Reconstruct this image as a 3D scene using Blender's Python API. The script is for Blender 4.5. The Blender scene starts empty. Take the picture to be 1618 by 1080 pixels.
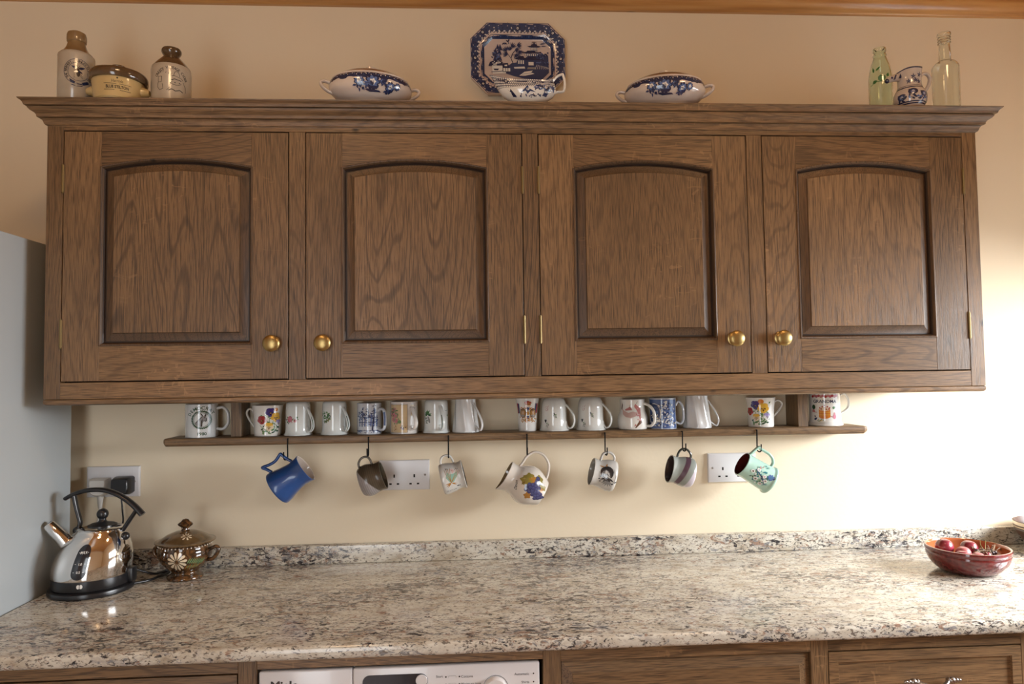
import bpy, bmesh, math, random
from math import sin, cos, pi, radians, atan2, sqrt
from mathutils import Vector, Matrix, noise
from mathutils.geometry import tessellate_polygon
random.seed(7)
sc = bpy.context.scene
COL = sc.collection

# ------------------------------------------------------------------ camera
cam_d = bpy.data.cameras.new('camera'); cam = bpy.data.objects.new('camera', cam_d); COL.objects.link(cam)
cam_d.sensor_width = 36; cam_d.lens = 1117.45/1618*36; cam_d.clip_start = .02
_y, _p, _r = .0600, .0445, -.0134
_f = Vector((sin(_y)*cos(_p), cos(_y)*cos(_p), sin(_p)))
_r0 = Vector((cos(_y), -sin(_y), 0)); _u0 = _r0.cross(_f)
_R = _r0*cos(_r)+_u0*sin(_r); _U = _u0*cos(_r)-_r0*sin(_r)
cam.matrix_world = Matrix(((_R.x, _U.x, -_f.x, 1.0244), (_R.y, _U.y, -_f.y, -2.0976), (_R.z, _U.z, -_f.z, 1.4363), (0, 0, 0, 1)))
sc.camera = cam

# ------------------------------------------------------------------ view, world, lights
sc.view_settings.view_transform = 'Standard'; sc.view_settings.look = 'None'
sc.view_settings.gamma = 1; sc.view_settings.use_curve_mapping = False
sc.view_settings.exposure = 0.0
sc.cycles.use_denoising = True
sc.cycles.max_bounces = 8; sc.cycles.diffuse_bounces = 5; sc.cycles.glossy_bounces = 4
sc.cycles.sample_clamp_indirect = 6
w = bpy.data.worlds.new('daylight'); sc.world = w; w.use_nodes = True
w.node_tree.nodes['Background'].inputs[0].default_value = (.80, .90, 1, 1)
w.node_tree.nodes['Background'].inputs[1].default_value = 3.0
def area(name, loc, target, sx, sy, power, col, spread=180):
    d = bpy.data.lights.new(name, 'AREA'); d.shape = 'RECTANGLE'; d.size = sx; d.size_y = sy
    d.energy = power; d.color = col; d.spread = radians(spread)
    o = bpy.data.objects.new(name, d); COL.objects.link(o); o.location = loc
    o.rotation_euler = (Vector(target)-Vector(loc)).to_track_quat('-Z', 'Y').to_euler()
    return o
# daylight through the window in the right wall, daylight through the glazed door behind, added warm fill lamps overhead
area('window_daylight', (3.70, -.95, 1.78), (2.3, -.55, 1.08), 1.3, .75, 114, (.95, .975, 1), 130)
area('door_daylight', (.35, -3.12, 1.15), (.6, 0, 1.15), .8, 1.9, 15, (.98, .98, .97), 170)
FILL_LAMPS = [(.5, -1.2), (2.0, -1.2)]  # unseen lamps added overhead to warm and brighten the upper wall

# ------------------------------------------------------------------ materials
MATS = {}
def nt(name):
    m = bpy.data.materials.new(name); m.use_nodes = True
    return m, m.node_tree, m.node_tree.nodes['Principled BSDF']
def N(t, typ, ins=None, **kw):
    n = t.nodes.new(typ)
    for k, v in kw.items(): setattr(n, k, v)
    for k, v in (ins or {}).items():
        if isinstance(v, bpy.types.NodeSocket): t.links.new(v, n.inputs[k])
        else: n.inputs[k].default_value = v
    return n
def ramp(t, fac, stops):
    n = t.nodes.new('ShaderNodeValToRGB'); t.links.new(fac, n.inputs[0]); e = n.color_ramp.elements
    while len(e) < len(stops): e.new(.5)
    for i, (p, c) in enumerate(stops):
        e[i].position = p; e[i].color = tuple(c)+(1,) if len(c) == 3 else c
    return n.outputs[0]
def mix(t, fac, a, b, mode='MIX'):
    n = t.nodes.new('ShaderNodeMix'); n.data_type = 'RGBA'; n.blend_type = mode
    for k, v in ((0, fac), (6, a), (7, b)):
        if isinstance(v, bpy.types.NodeSocket): t.links.new(v, n.inputs[k])
        else: n.inputs[k].default_value = (tuple(v)+(1,) if k and len(v) == 3 else v)
    return n.outputs[2]
def srgb(r, g, b):
    return tuple(((c/255)/12.92 if c/255 <= .04045 else ((c/255+.055)/1.055)**2.4) for c in (r, g, b))
def plain(name, col, rough=.4, metal=0, spec=.5, coat=0, bump=0, bscale=200, vary=0):
    if name in MATS: return MATS[name]
    m, t, b = nt(name)
    b.inputs['Base Color'].default_value = tuple(col)+(1,)
    b.inputs['Roughness'].default_value = rough; b.inputs['Metallic'].default_value = metal
    b.inputs['Specular IOR Level'].default_value = spec; b.inputs['Coat Weight'].default_value = coat
    b.inputs['Coat Roughness'].default_value = .05
    tc = N(t, 'ShaderNodeTexCoord')
    if vary:
        nz = N(t, 'ShaderNodeTexNoise', {'Vector': tc.outputs['Object'], 'Scale': 30, 'Detail': 3})
        t.links.new(mix(t, ramp(t, nz.outputs[0], [(.35, (0,)*3), (.7, (1,)*3)]), tuple(c*(1-vary) for c in col), tuple(min(1, c*(1+vary)) for c in col)), b.inputs['Base Color'])
    if bump:
        nz = N(t, 'ShaderNodeTexNoise', {'Vector': tc.outputs['Object'], 'Scale': bscale, 'Detail': 3})
        bp = N(t, 'ShaderNodeBump', {'Height': nz.outputs[0], 'Strength': bump, 'Distance': .001}); t.links.new(bp.outputs[0], b.inputs['Normal'])
    MATS[name] = m; return m
def glaze(name, col, rough=.1, vary=.04):
    return plain('glaze_'+name, col, rough, 0, .5, .6, 0, 0, vary)
def oak(axis, name, light=(.222, .128, .059), dark=(.036, .020, .010), knots=.0, rough=.42):
    key = 'oak_'+name
    if key in MATS: return MATS[key]
    m, t, b = nt(key)
    tc = N(t, 'ShaderNodeTexCoord'); oi = N(t, 'ShaderNodeObjectInfo')
    off = N(t, 'ShaderNodeMath', {0: oi.outputs['Random'], 1: 17.0}, operation='MULTIPLY')
    ad = N(t, 'ShaderNodeVectorMath', {0: tc.outputs['Object'], 1: off.outputs[0]}, operation='ADD')
    def mp(k, o=1.0):
        s = [o, o, o]; s[axis] = k*o
        return N(t, 'ShaderNodeMapping', {'Vector': ad.outputs[0], 'Scale': s}).outputs[0]
    # growth rings: warped bands running along the grain
    big = N(t, 'ShaderNodeTexNoise', {'Vector': mp(.13), 'Scale': 4.5, 'Detail': 2, 'Roughness': .45})
    fine = N(t, 'ShaderNodeTexNoise', {'Vector': mp(.12), 'Scale': 40.0, 'Detail': 2})
    a1 = N(t, 'ShaderNodeMath', {0: big.outputs[0], 1: 260.0}, operation='MULTIPLY')
    a2 = N(t, 'ShaderNodeMath', {0: fine.outputs[0], 1: 3.0, 2: a1.outputs[0]}, operation='MULTIPLY_ADD')
    sn = N(t, 'ShaderNodeMath', {0: a2.outputs[0]}, operation='SINE')
    rings = ramp(t, sn.outputs[0], [(.60, (0, 0, 0)), (1.0, (1, 1, 1))])
    pores = N(t, 'ShaderNodeTexNoise', {'Vector': mp(.024), 'Scale': 820.0, 'Detail': 2, 'Roughness': .6})
    pr = ramp(t, pores.outputs[0], [(.46, (0, 0, 0)), (.66, (1, 1, 1))])
    blot = N(t, 'ShaderNodeTexNoise', {'Vector': mp(.35), 'Scale': 5.0, 'Detail': 3, 'Roughness': .6})
    br = ramp(t, blot.outputs[0], [(.30, (0, 0, 0)), (.72, (1, 1, 1))])
    c = mix(t, br, tuple(x*.72 for x in light), tuple(min(1, x*1.15) for x in light))
    rs = N(t, 'ShaderNodeMath', {0: oi.outputs['Random'], 1: 7.31}, operation='MULTIPLY'); rs = N(t, 'ShaderNodeMath', {0: rs.outputs[0]}, operation='FRACT'); rs = N(t, 'ShaderNodeMath', {0: rs.outputs[0], 1: .48, 2: .14}, operation='MULTIPLY_ADD')
    f1 = N(t, 'ShaderNodeMath', {0: rings, 1: rs.outputs[0]}, operation='MULTIPLY')
    c = mix(t, f1.outputs[0], c, dark)
    f2 = N(t, 'ShaderNodeMath', {0: pr, 1: .84}, operation='MULTIPLY')
    c = mix(t, f2.outputs[0], c, dark)
    # pale medullary flecks lying across the grain
    s = [1, 1, 1]; s[axis] = 2.2
    fm = N(t, 'ShaderNodeMapping', {'Vector': ad.outputs[0], 'Scale': s})
    fl = N(t, 'ShaderNodeTexNoise', {'Vector': fm.outputs[0], 'Scale': 26.0, 'Detail': 1, 'Distortion': 1.6})
    fr = ramp(t, fl.outputs[0], [(.66, (0, 0, 0)), (.70, (1, 1, 1))])
    gate = ramp(t, blot.outputs[0], [(.52, (0, 0, 0)), (.64, (1, 1, 1))])
    f3 = N(t, 'ShaderNodeMath', {0: fr, 1: gate}, operation='MULTIPLY'); f4 = N(t, 'ShaderNodeMath', {0: f3.outputs[0], 1: .35}, operation='MULTIPLY')
    c = mix(t, f4.outputs[0], c, tuple(min(1, x*1.7) for x in light))
    # small pin knots
    vo = N(t, 'ShaderNodeTexVoronoi', {'Vector': mp(.8), 'Scale': 10.0, 'Randomness': 1.0})
    kr = ramp(t, vo.outputs['Distance'], [(.03, (1, 1, 1)), (.10, (0, 0, 0))])
    kg = ramp(t, N(t, 'ShaderNodeTexNoise', {'Vector': mp(1, 1), 'Scale': 3.1}).outputs[0], [(.55, (0, 0, 0)), (.62, (1, 1, 1))])
    f5 = N(t, 'ShaderNodeMath', {0: kr, 1: kg}, operation='MULTIPLY')
    c = mix(t, f5.outputs[0], c, tuple(x*.45 for x in dark))
    hv = N(t, 'ShaderNodeMath', {0: oi.outputs['Random'], 1: .34, 2: .83}, operation='MULTIPLY_ADD')
    hs = N(t, 'ShaderNodeHueSaturation', {'Color': c, 'Value': hv.outputs[0]})
    t.links.new(hs.outputs[0], b.inputs['Base Color'])
    b.inputs['Roughness'].default_value = rough
    b.inputs['Specular IOR Level'].default_value = .45
    h = mix(t, f2.outputs[0], (.6,)*3, (0,)*3)
    bp = N(t, 'ShaderNodeBump', {'Height': h, 'Strength': .35, 'Distance': .0006}); t.links.new(bp.outputs[0], b.inputs['Normal'])
    MATS[key] = m; return m
OV, OH, OY = oak(2, 'upright_grain'), oak(0, 'level_grain'), oak(1, 'depth_grain')
DARKBEV = oak(2, 'dark_bevel', (.135, .076, .036), (.034, .019, .010)); DARKST = plain('dark_stain', (.030, .016, .009), .5)  # first: darker oak tone for the panel bevels and beads
def pine():
    m, t, b = nt('varnished_pine'); tc = N(t, 'ShaderNodeTexCoord'); oi = N(t, 'ShaderNodeObjectInfo')
    ad = N(t, 'ShaderNodeVectorMath', {0: tc.outputs['Object'], 1: oi.outputs['Random']}, operation='ADD')
    mp = N(t, 'ShaderNodeMapping', {'Vector': ad.outputs[0], 'Scale': (.06, 1, 1)})
    n1 = N(t, 'ShaderNodeTexNoise', {'Vector': mp.outputs[0], 'Scale': 55, 'Detail': 4})
    c = ramp(t, n1.outputs[0], [(.3, (.42, .185, .055)), (.55, (.58, .30, .10)), (.75, (.66, .38, .15))])
    vo = N(t, 'ShaderNodeTexVoronoi', {'Vector': N(t, 'ShaderNodeMapping', {'Vector': ad.outputs[0], 'Scale': (.62, 1.5, 1.5)}).outputs[0], 'Scale': 7.0})
    k = ramp(t, vo.outputs['Distance'], [(.055, (1, 1, 1)), (.11, (0, 0, 0))])
    c = mix(t, k, c, (.035, .012, .005))
    t.links.new(c, b.inputs['Base Color']); b.inputs['Roughness'].default_value = .3; b.inputs['Coat Weight'].default_value = .3
    return m
PINE = pine()
def granite():
    m, t, b = nt('speckled_granite'); tc = N(t, 'ShaderNodeTexCoord')
    mp = N(t, 'ShaderNodeMapping', {'Vector': tc.outputs['Object'], 'Scale': (.50, 1.0, 1.0), 'Rotation': (0, 0, .22)})
    def nz(sc_, det=5, ro=.6, dist=.4, o=0):
        v = N(t, 'ShaderNodeVectorMath', {0: mp.outputs[0], 1: (o, o, o)}, operation='ADD')
        return N(t, 'ShaderNodeTexNoise', {'Vector': v.outputs[0], 'Scale': sc_, 'Detail': det, 'Roughness': ro, 'Distortion': dist}).outputs[0]
    z0, z1 = (0,)*3, (1,)*3
    c = ramp(t, nz(34), [(.30, (.36, .30, .22)), (.44, (.50, .455, .375)), (.58, (.61, .585, .51)), (.75, (.49, .45, .375))])
    big = nz(7, 3, .5, .3, 12.2)
    def speck(sc_, o, lo, hi, col, k=.30, det=6, ro=.68):
        a = N(t, 'ShaderNodeMath', {0: big, 1: k, 2: nz(sc_, det, ro, .9, o)}, operation='MULTIPLY_ADD')
        nonlocal c
        c = mix(t, ramp(t, a.outputs[0], [(lo, z0), (hi, z1)]), c, col)
    speck(30, 3.1, .66, .76, (.38, .355, .33), .22); speck(62, 5.7, .685, .74, (.28, .18, .13), .24); speck(90, 9.3, .685, .735, (.22, .22, .225), .24); speck(74, 15.9, .70, .745, (.035, .033, .037), .26); speck(125, 18.2, .70, .745, (.06, .055, .055), .22, 3)
    c = mix(t, ramp(t, nz(210, 2, .5, 0, 21), [(.58, z0), (.66, z1)]), c, (.17, .145, .12))
    t.links.new(c, b.inputs['Base Color']); b.inputs['Roughness'].default_value = .12; b.inputs['Specular IOR Level'].default_value = .5
    return m
GRAN = granite()
WALL = plain('cream_wall_paint', (.80, .69, .515), .75, bump=.25, bscale=90)
def glass(name, col):
    m, t, b = nt(name); b.inputs['Base Color'].default_value = tuple(col)+(1,)
    b.inputs['Transmission Weight'].default_value = 1; b.inputs['Roughness'].default_value = .04; b.inputs['IOR'].default_value = 1.45
    return m
WHITE = glaze('white', (.80, .80, .77)); CREAM = glaze('cream', (.72, .62, .50)); BONE = glaze('bone_china', (.80, .78, .73))
PLASTIC = plain('white_plastic', (.70, .69, .70), .3); BLACKP = plain('black_plastic', (.012, .012, .014), .28)
BRASS = plain('aged_brass', (.40, .285, .115), .36, 1); HINGE = plain('dull_brass', (.24, .18, .085), .5, 1); DARKM = plain('black_iron', (.006, .006, .006), .75, spec=.2)
STEEL = plain('polished_steel', (.80, .78, .76), .07, 1); PEWTER = plain('pewter', (.34, .31, .29), .32, 1)
GAP = plain('dark_interior', (.006, .005, .004), .9)
PAL = dict(navy=(.016, .024, .070), blue=(.030, .050, .135), midblue=(.09, .15, .34), black=(.012, .014, .02), pink=(.50, .12, .17), red=(.36, .02, .025),
           rose=(.52, .20, .19), yellow=(.72, .42, .05), orange=(.62, .20, .03), green=(.05, .17, .05), sage=(.16, .27, .12), purple=(.045, .03, .19), lilac=(.30, .24, .50), gold=(.46, .24, .05),
           brown=(.12, .05, .025), tan=(.62, .46, .27), white=(.76, .75, .71), grey=(.25, .25, .25), palegreen=(.25, .42, .34), darkgreen=(.02, .07, .035),
           palepink=(.62, .42, .38), offblack=(.03, .028, .03), cream=(.74, .62, .44), teal=(.04, .20, .24), olive=(.24, .19, .04), grape=(.030, .032, .10), grapelight=(.065, .07, .17), autumn=(.36, .16, .03), skin=(.50, .34, .26))
def pm(n): return glaze('print_'+n, PAL[n], .15, 0)

# ------------------------------------------------------------------ mesh helpers
def link(name, me, mats=None, parent=None, smooth=None):
    o = bpy.data.objects.new(name, me); COL.objects.link(o)
    for m in (mats if isinstance(mats, (list, tuple)) else [mats] if mats else []): me.materials.append(m)
    if smooth is not None:
        me.polygons.foreach_set('use_smooth', [True]*len(me.polygons))
        me.set_sharp_from_angle(angle=radians(smooth))
    if parent: o.parent = parent
    return o
def mesh(name, V, F, mats=None, parent=None, smooth=None, mi=None):
    me = bpy.data.meshes.new(name); me.from_pydata([tuple(v) for v in V], [], F); 
    bm = bmesh.new(); bm.from_mesh(me); bmesh.ops.recalc_face_normals(bm, faces=bm.faces); bm.to_mesh(me); bm.free()
    if mi: me.polygons.foreach_set('material_index', mi)
    me.update()
    return link(name, me, mats, parent, smooth)
def box(name, a, b, mat, parent=None, bev=.0015, seg=1):
    bm = bmesh.new(); bmesh.ops.create_cube(bm, size=1)
    a, b = Vector(a), Vector(b); c = (a+b)/2; s = b-a
    for v in bm.verts: v.co = Vector((v.co.x*s.x, v.co.y*s.y, v.co.z*s.z))+c
    if bev: bmesh.ops.bevel(bm, geom=bm.edges[:], offset=bev, segments=seg, affect='EDGES', profile=.5)
    me = bpy.data.meshes.new(name); bm.to_mesh(me); bm.free()
    return link(name, me, mat, parent, 30 if seg > 1 else None)
def tag(o, label=None, cat=None, group=None, kind=None):
    for k, v in (('label', label), ('category', cat), ('group', group), ('kind', kind)):
        if v: o[k] = v
    return o
def thing(name, label, cat, loc=(0, 0, 0), group=None, rotz=0):
    o = bpy.data.objects.new(name, None); COL.objects.link(o); o.location = loc; o.rotation_euler = (0, 0, rotz)
    o.empty_display_size = .02
    return tag(o, label, cat, group)
def catmull(P, n=8, closed=False):
    P = [Vector(p) for p in P]; out = []
    m = len(P)
    for i in range(m if closed else m-1):
        p0, p1, p2, p3 = (P[(i-1) % m] if closed or i else P[0]), P[i], P[(i+1) % m], (P[(i+2) % m] if closed or i+2 < m else P[-1])
        for k in range(n):
            t = k/n
            out.append(.5*((2*p1)+(-p0+p2)*t+(2*p0-5*p1+4*p2-p3)*t*t+(-p0+3*p1-3*p2+p3)*t*t*t))
    if not closed: out.append(P[-1])
    return out
def lathe(name, prof, mats, parent=None, seg=48, smooth=35, mi=None, sx=1, sy=1, fn=None):
    """prof: (r,z) list; fn(v, theta, i) may bend the surface; mi: material index per profile span"""
    V, F, M = [], [], []; n = len(prof)
    for i, (r, z) in enumerate(prof):
        for k in range(seg):
            th = 2*pi*k/seg; v = Vector((max(r, 1e-5)*cos(th)*sx, max(r, 1e-5)*sin(th)*sy, z))
            V.append(fn(v, th, i) if fn else v)
    for i in range(n-1):
        for k in range(seg):
            F.append((i*seg+k, i*seg+(k+1) % seg, (i+1)*seg+(k+1) % seg, (i+1)*seg+k)); M.append(mi[i] if mi else 0)
    F.append(tuple(range(seg))); M.append(mi[0] if mi else 0)
    F.append(tuple((n-1)*seg+k for k in reversed(range(seg)))); M.append(mi[-1] if mi else 0)
    return mesh(name, V, F, mats, parent, smooth, M if mi else None)
def tube(name, path, ra, rb, mat, parent=None, seg=12, ref=Vector((0, 1, 0)), smooth=50, taper=None):
    """sweep of an ellipse (ra in plane, rb along ref)"""
    P = [Vector(p) for p in path]; V, F = [], []; n = len(P)
    for i, p in enumerate(P):
        t = (P[min(i+1, n-1)]-P[max(i-1, 0)]).normalized()
        b = ref-t*ref.dot(t)
        b = b.normalized() if b.length > 1e-4 else Vector((1, 0, 0)); a = b.cross(t)
        k_ = taper(i/(n-1)) if taper else 1
        for k in range(seg):
            th = 2*pi*k/seg; V.append(p+a*(ra*k_*cos(th))+b*(rb*k_*sin(th)))
    for i in range(n-1):
        for k in range(seg): F.append((i*seg+k, i*seg+(k+1) % seg, (i+1)*seg+(k+1) % seg, (i+1)*seg+k))
    F.append(tuple(range(seg))); F.append(tuple((n-1)*seg+k for k in reversed(range(seg))))
    return mesh(name, V, F, mat, parent, smooth)
def ball(name, c, r, mat, parent=None, seg=20, sc_=(1, 1, 1)):
    pr = [(r*sin(pi*i/12), -r*cos(pi*i/12)) for i in range(13)]
    o = lathe(name, pr, mat, parent, seg, 80, fn=lambda v, th, i: Vector((v.x*sc_[0]+c[0], v.y*sc_[1]+c[1], v.z*sc_[2]+c[2])))
    return o

# ------------------------------------------------------------------ flat printed decoration, laid on a surface
class Print:
    """collects coloured flat shapes in (u,v) metres; put() lays them on a surface S(u,v,lift)->point"""
    def __init__(s): s.p = []; s.l = 0
    def poly(s, col, pts, holes=None):
        s.l += 1; s.p.append((col, [pts]+(holes or []), s.l)); return s
    def ell(s, col, x, y, a, b=None, ang=0, n=14):
        b = b or a; c, q = cos(ang), sin(ang)
        return s.poly(col, [(x+a*cos(2*pi*k/n)*c-b*sin(2*pi*k/n)*q, y+a*cos(2*pi*k/n)*q+b*sin(2*pi*k/n)*c) for k in range(n)])
    def ring(s, col, x, y, a, b, w, n=28):
        for k in range(n):
            t0, t1 = 2*pi*k/n, 2*pi*(k+1)/n; s.l -= (1 if k else 0)
            s.poly(col, [(x+a*cos(t0), y+b*sin(t0)), (x+a*cos(t1), y+b*sin(t1)), (x+(a-w)*cos(t1), y+(b-w)*sin(t1)), (x+(a-w)*cos(t0), y+(b-w)*sin(t0))])
        return s
    def leaf(s, col, x, y, ln, w, ang):
        c, q = cos(ang), sin(ang)
        pts = [(0, 0), (.3, .5), (.6, .42), (1, 0), (.6, -.42), (.3, -.5)]
        return s.poly(col, [(x+ln*a*c-w*b*q, y+ln*a*q+w*b*c) for a, b in pts])
    def line(s, col, pts, w):
        for i in range(len(pts)-1):
            (x0, y0), (x1, y1) = pts[i], pts[i+1]; d = math.hypot(x1-x0, y1-y0) or 1; nx, ny = -(y1-y0)/d*w/2, (x1-x0)/d*w/2
            s.poly(col, [(x0+nx, y0+ny), (x1+nx, y1+ny), (x1-nx, y1-ny), (x0-nx, y0-ny)])
        return s
    def pansy(s, x, y, r, c1, c2, c3='black'):
        for a in (60, 120): s.ell(c1, x+r*.5*cos(radians(a)), y+r*.5*sin(radians(a)), r*.55, r*.5)
        for a in (0, 180): s.ell(c2, x+r*.5*cos(radians(a)), y-r*.1, r*.5, r*.45)
        s.ell(c2, x, y-r*.45, r*.55, r*.5)
        s.ell(c3, x-r*.22, y-r*.1, r*.24, r*.12, .5, 8).ell(c3, x+r*.22, y-r*.1, r*.24, r*.12, -.5, 8).ell(c3, x, y-r*.35, r*.13, r*.25, 0, 8)
        return s.ell('yellow', x, y-r*.14, r*.1, None, 0, 6)
    def rose(s, x, y, r, c1, c2, n=7):
        s.ell(c1, x, y, r*.75)
        for k in range(n): s.ell(c1, x+r*.7*cos(2*pi*k/n), y+r*.7*sin(2*pi*k/n), r*.4, r*.3, 2*pi*k/n, 8)
        for k in range(n): s.ell(c2, x+r*.35*cos(2*pi*k/n+.4), y+r*.35*sin(2*pi*k/n+.4), r*.18, r*.08, 2*pi*k/n+1.9, 6)
        return s.ell(c2, x, y, r*.16, None, 0, 6)
    def sprays(s, col, x, y, rx, ry, n, ln, seed=1):
        rd = random.Random(seed)
        for k in range(n):
            a = rd.uniform(0, 2*pi); q = rd.random()**.5
            s.leaf(col[k % len(col)], x+rx*q*cos(a), y+ry*q*sin(a), ln*rd.uniform(.6, 1.2), ln*.45, rd.uniform(0, 2*pi))
        return s
    def text(s, col, txt, x, y, size, bold=0.0, arc=None, ang=0, sx=1, up=True):
        """centred text; arc = radius: letters follow a circle centred at (x,y)"""
        def glyph(ch, th=None):
            cu = bpy.data.curves.new('t', 'FONT'); cu.body = ch; cu.size = size; cu.offset = bold*size; cu.resolution_u = 3
            cu.align_x = 'CENTER'
            o = bpy.data.objects.new('t', cu); COL.objects.link(o); bpy.context.view_layer.update()
            me = o.to_mesh(); r = ([v.co.copy() for v in me.vertices], [tuple(p.vertices) for p in me.polygons]); o.to_mesh_clear()
            bpy.data.objects.remove(o); bpy.data.curves.remove(cu); return r
        s.l += 1
        if arc is None:
            V, F = glyph(txt); c, q = cos(ang), sin(ang)
            V = [(x+v.x*sx*c-v.y*q, y+v.x*sx*q+v.y*c) for v in V]; s.p.append((col, ('mesh', V, F), s.l)); return s
        R, a0, a1 = arc
        for i, ch in enumerate(txt):
            if ch == ' ': continue
            a = radians(a0+(a1-a0)*i/max(1, len(txt)-1)); V, F = glyph(ch)
            rot = a-pi/2 if up else a+pi/2; c, q = cos(rot), sin(rot)
            V = [(x+R*cos(a)+v.x*sx*c-v.y*q, y+R*sin(a)+v.x*sx*q+v.y*c) for v in V]; s.p.append((col, ('mesh', V, F), s.l))
        return s
    def put(s, name, parent, S, maxlen=.006, rot=0, org=(0, 0), lift=.00025, step=.00001, label=None, k=(1, 1)):
        cols = []; bm = bmesh.new(); c, q = cos(rot), sin(rot)
        for col, data, lay in s.p:
            if col not in cols: cols.append(col)
            ci = cols.index(col)
            if data[0] == 'mesh': V, F = data[1], data[2]
            else:
                V = [p for lp in data for p in lp]
                F = tessellate_polygon([[Vector((p[0], p[1], 0)) for p in lp] for lp in data])
            b2 = bmesh.new(); vs = [b2.verts.new((org[0]+k[0]*(v[0]*c-v[1]*q), org[1]+k[1]*(v[0]*q+v[1]*c), 0)) for v in V]
            for f in F:
                try: b2.faces.new([vs[i] for i in f])
                except ValueError: pass
            for _ in range(6):
                le = [e for e in b2.edges if e.calc_length() > maxlen]
                if not le: break
                bmesh.ops.subdivide_edges(b2, edges=le, cuts=1); bmesh.ops.triangulate(b2, faces=[f for f in b2.faces if len(f.verts) > 4])
            idx = {}
            for v in b2.verts: idx[v] = bm.verts.new(S(v.co.x, v.co.y, lift+step*lay))
            for f in b2.faces:
                nf = bm.faces.new([idx[v] for v in f.verts]); nf.material_index = ci; nf.smooth = True
            b2.free()
        bm.normal_update(); me = bpy.data.meshes.new(name); bm.to_mesh(me); bm.free()
        o = link(name, me, [pm(x) for x in cols], parent)
        if label: o['label'] = label
        return o
def lathe_surface(outer, th0, sx=1, sy=1, fn=None):
    """outer: dense (r,z) list rising in z"""
    def S(u, v, lift):
        z = v; r = outer[0][0]
        for i in range(len(outer)-1):
            if outer[i][1] <= z <= outer[i+1][1]:
                k = (z-outer[i][1])/max(1e-9, outer[i+1][1]-outer[i][1]); r = outer[i][0]+(outer[i+1][0]-outer[i][0])*k; break
        else: r = outer[-1][0] if z > outer[-1][1] else outer[0][0]
        R0 = max(q[0] for q in outer); th = th0+u/R0
        p = Vector(((r+lift)*cos(th)*sx, (r+lift)*sin(th)*sy, z))
        return fn(p, th) if fn else p
    return S
def flat_xz(ox, y, oz):
    return lambda u, v, l: Vector((ox+u, y-l, oz+v))

# ================================================================== ROOM
BX0, BX1, FY, CZ = -1.35, 3.15, -3.05, 2.62
def struct(o, parent=None):
    o['kind'] = 'structure'; return o
struct(box('wall_back', (BX0, 0, 0), (BX1, .12, CZ), WALL, bev=0))
struct(box('wall_left', (BX0-.12, FY, 0), (BX0, .12, CZ), WALL, bev=0))
# right wall with a window opening
WY0, WY1, WZ0, WZ1 = -1.55, -.20, .96, 1.74
def joined_boxes(name, L, mat, parent=None):
    V, F = [], []
    for a, b in L:
        n = len(V); V += [(x, y, z) for x in (a[0], b[0]) for y in (a[1], b[1]) for z in (a[2], b[2])]
        F += [tuple(n+i for i in f) for f in ((0, 1, 3, 2), (4, 6, 7, 5), (0, 4, 5, 1), (2, 3, 7, 6), (0, 2, 6, 4), (1, 5, 7, 3))]
    return mesh(name, V, F, mat, parent)
struct(joined_boxes('wall_right', [((BX1, FY, 0), (BX1+.16, WY0, CZ)), ((BX1, WY1, 0), (BX1+.16, .12, CZ)), ((BX1, WY0, 0), (BX1+.16, WY1, WZ0)), ((BX1, WY0, WZ1), (BX1+.16, WY1, CZ))], WALL))
DX0, DX1, DZ1 = -.05, .72, 2.08
struct(joined_boxes('wall_front', [((BX0, FY-.14, 0), (DX0, FY, CZ)), ((DX1, FY-.14, 0), (BX1, FY, CZ)), ((DX0, FY-.14, DZ1), (DX1, FY, CZ))], WALL))
FLOORM = plain('terracotta_floor', (.33, .17, .10), .35, vary=.15)
fl = struct(box('floor', (BX0, FY, -.1), (BX1, 0, -.004), GAP, bev=0))
t0 = None
for i in range(11):
    for j in range(8):
        x, y = BX0+.004+i*.41, FY+.004+j*.382
        if t0 is None: t = t0 = box('floor_tile', (0, 0, -.004), (min(.402, 9), .374, 0), FLOORM, fl, .002)
        else: t = t0.copy(); COL.objects.link(t)
        t.location = (x, y, 0)
ce = struct(box('ceiling', (BX0, FY, CZ+.012), (BX1, 0, CZ+.1), GAP, bev=0))
t0 = None
for i in range(30):
    if t0 is None: t = t0 = box('ceiling_board', (BX0, 0, 0), (BX1, .0985, .014), PINE, ce, .003)
    else: t = t0.copy(); COL.objects.link(t)
    t.location = (0, FY+i*.1017, CZ)
# rounded pine trim between wall and ceiling
def sweep_x(name, prof, x0, x1, mat, parent=None, smooth=40, closed=True):
    n = len(prof); V = [(x0, y, z) for y, z in prof]+[(x1, y, z) for y, z in prof]
    F = [(i, (i+1) % n, n+(i+1) % n, n+i) for i in range(n)]+[tuple(range(n)), tuple(n+i for i in reversed(range(n)))]
    return mesh(name, V, F, mat, parent, smooth)
pr = [(0, 2.5385), (-.012, 2.5385), (-.016, 2.542)]
pr += [(-.016-.030*sin(a), 2.575-.033*cos(a)) for a in [radians(x) for x in range(15, 180, 15)]]+[(-.016, 2.6075), (-.016, 2.619), (0, 2.619)]
struct(sweep_x('trim_1', pr, BX0, BX1, PINE))
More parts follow.
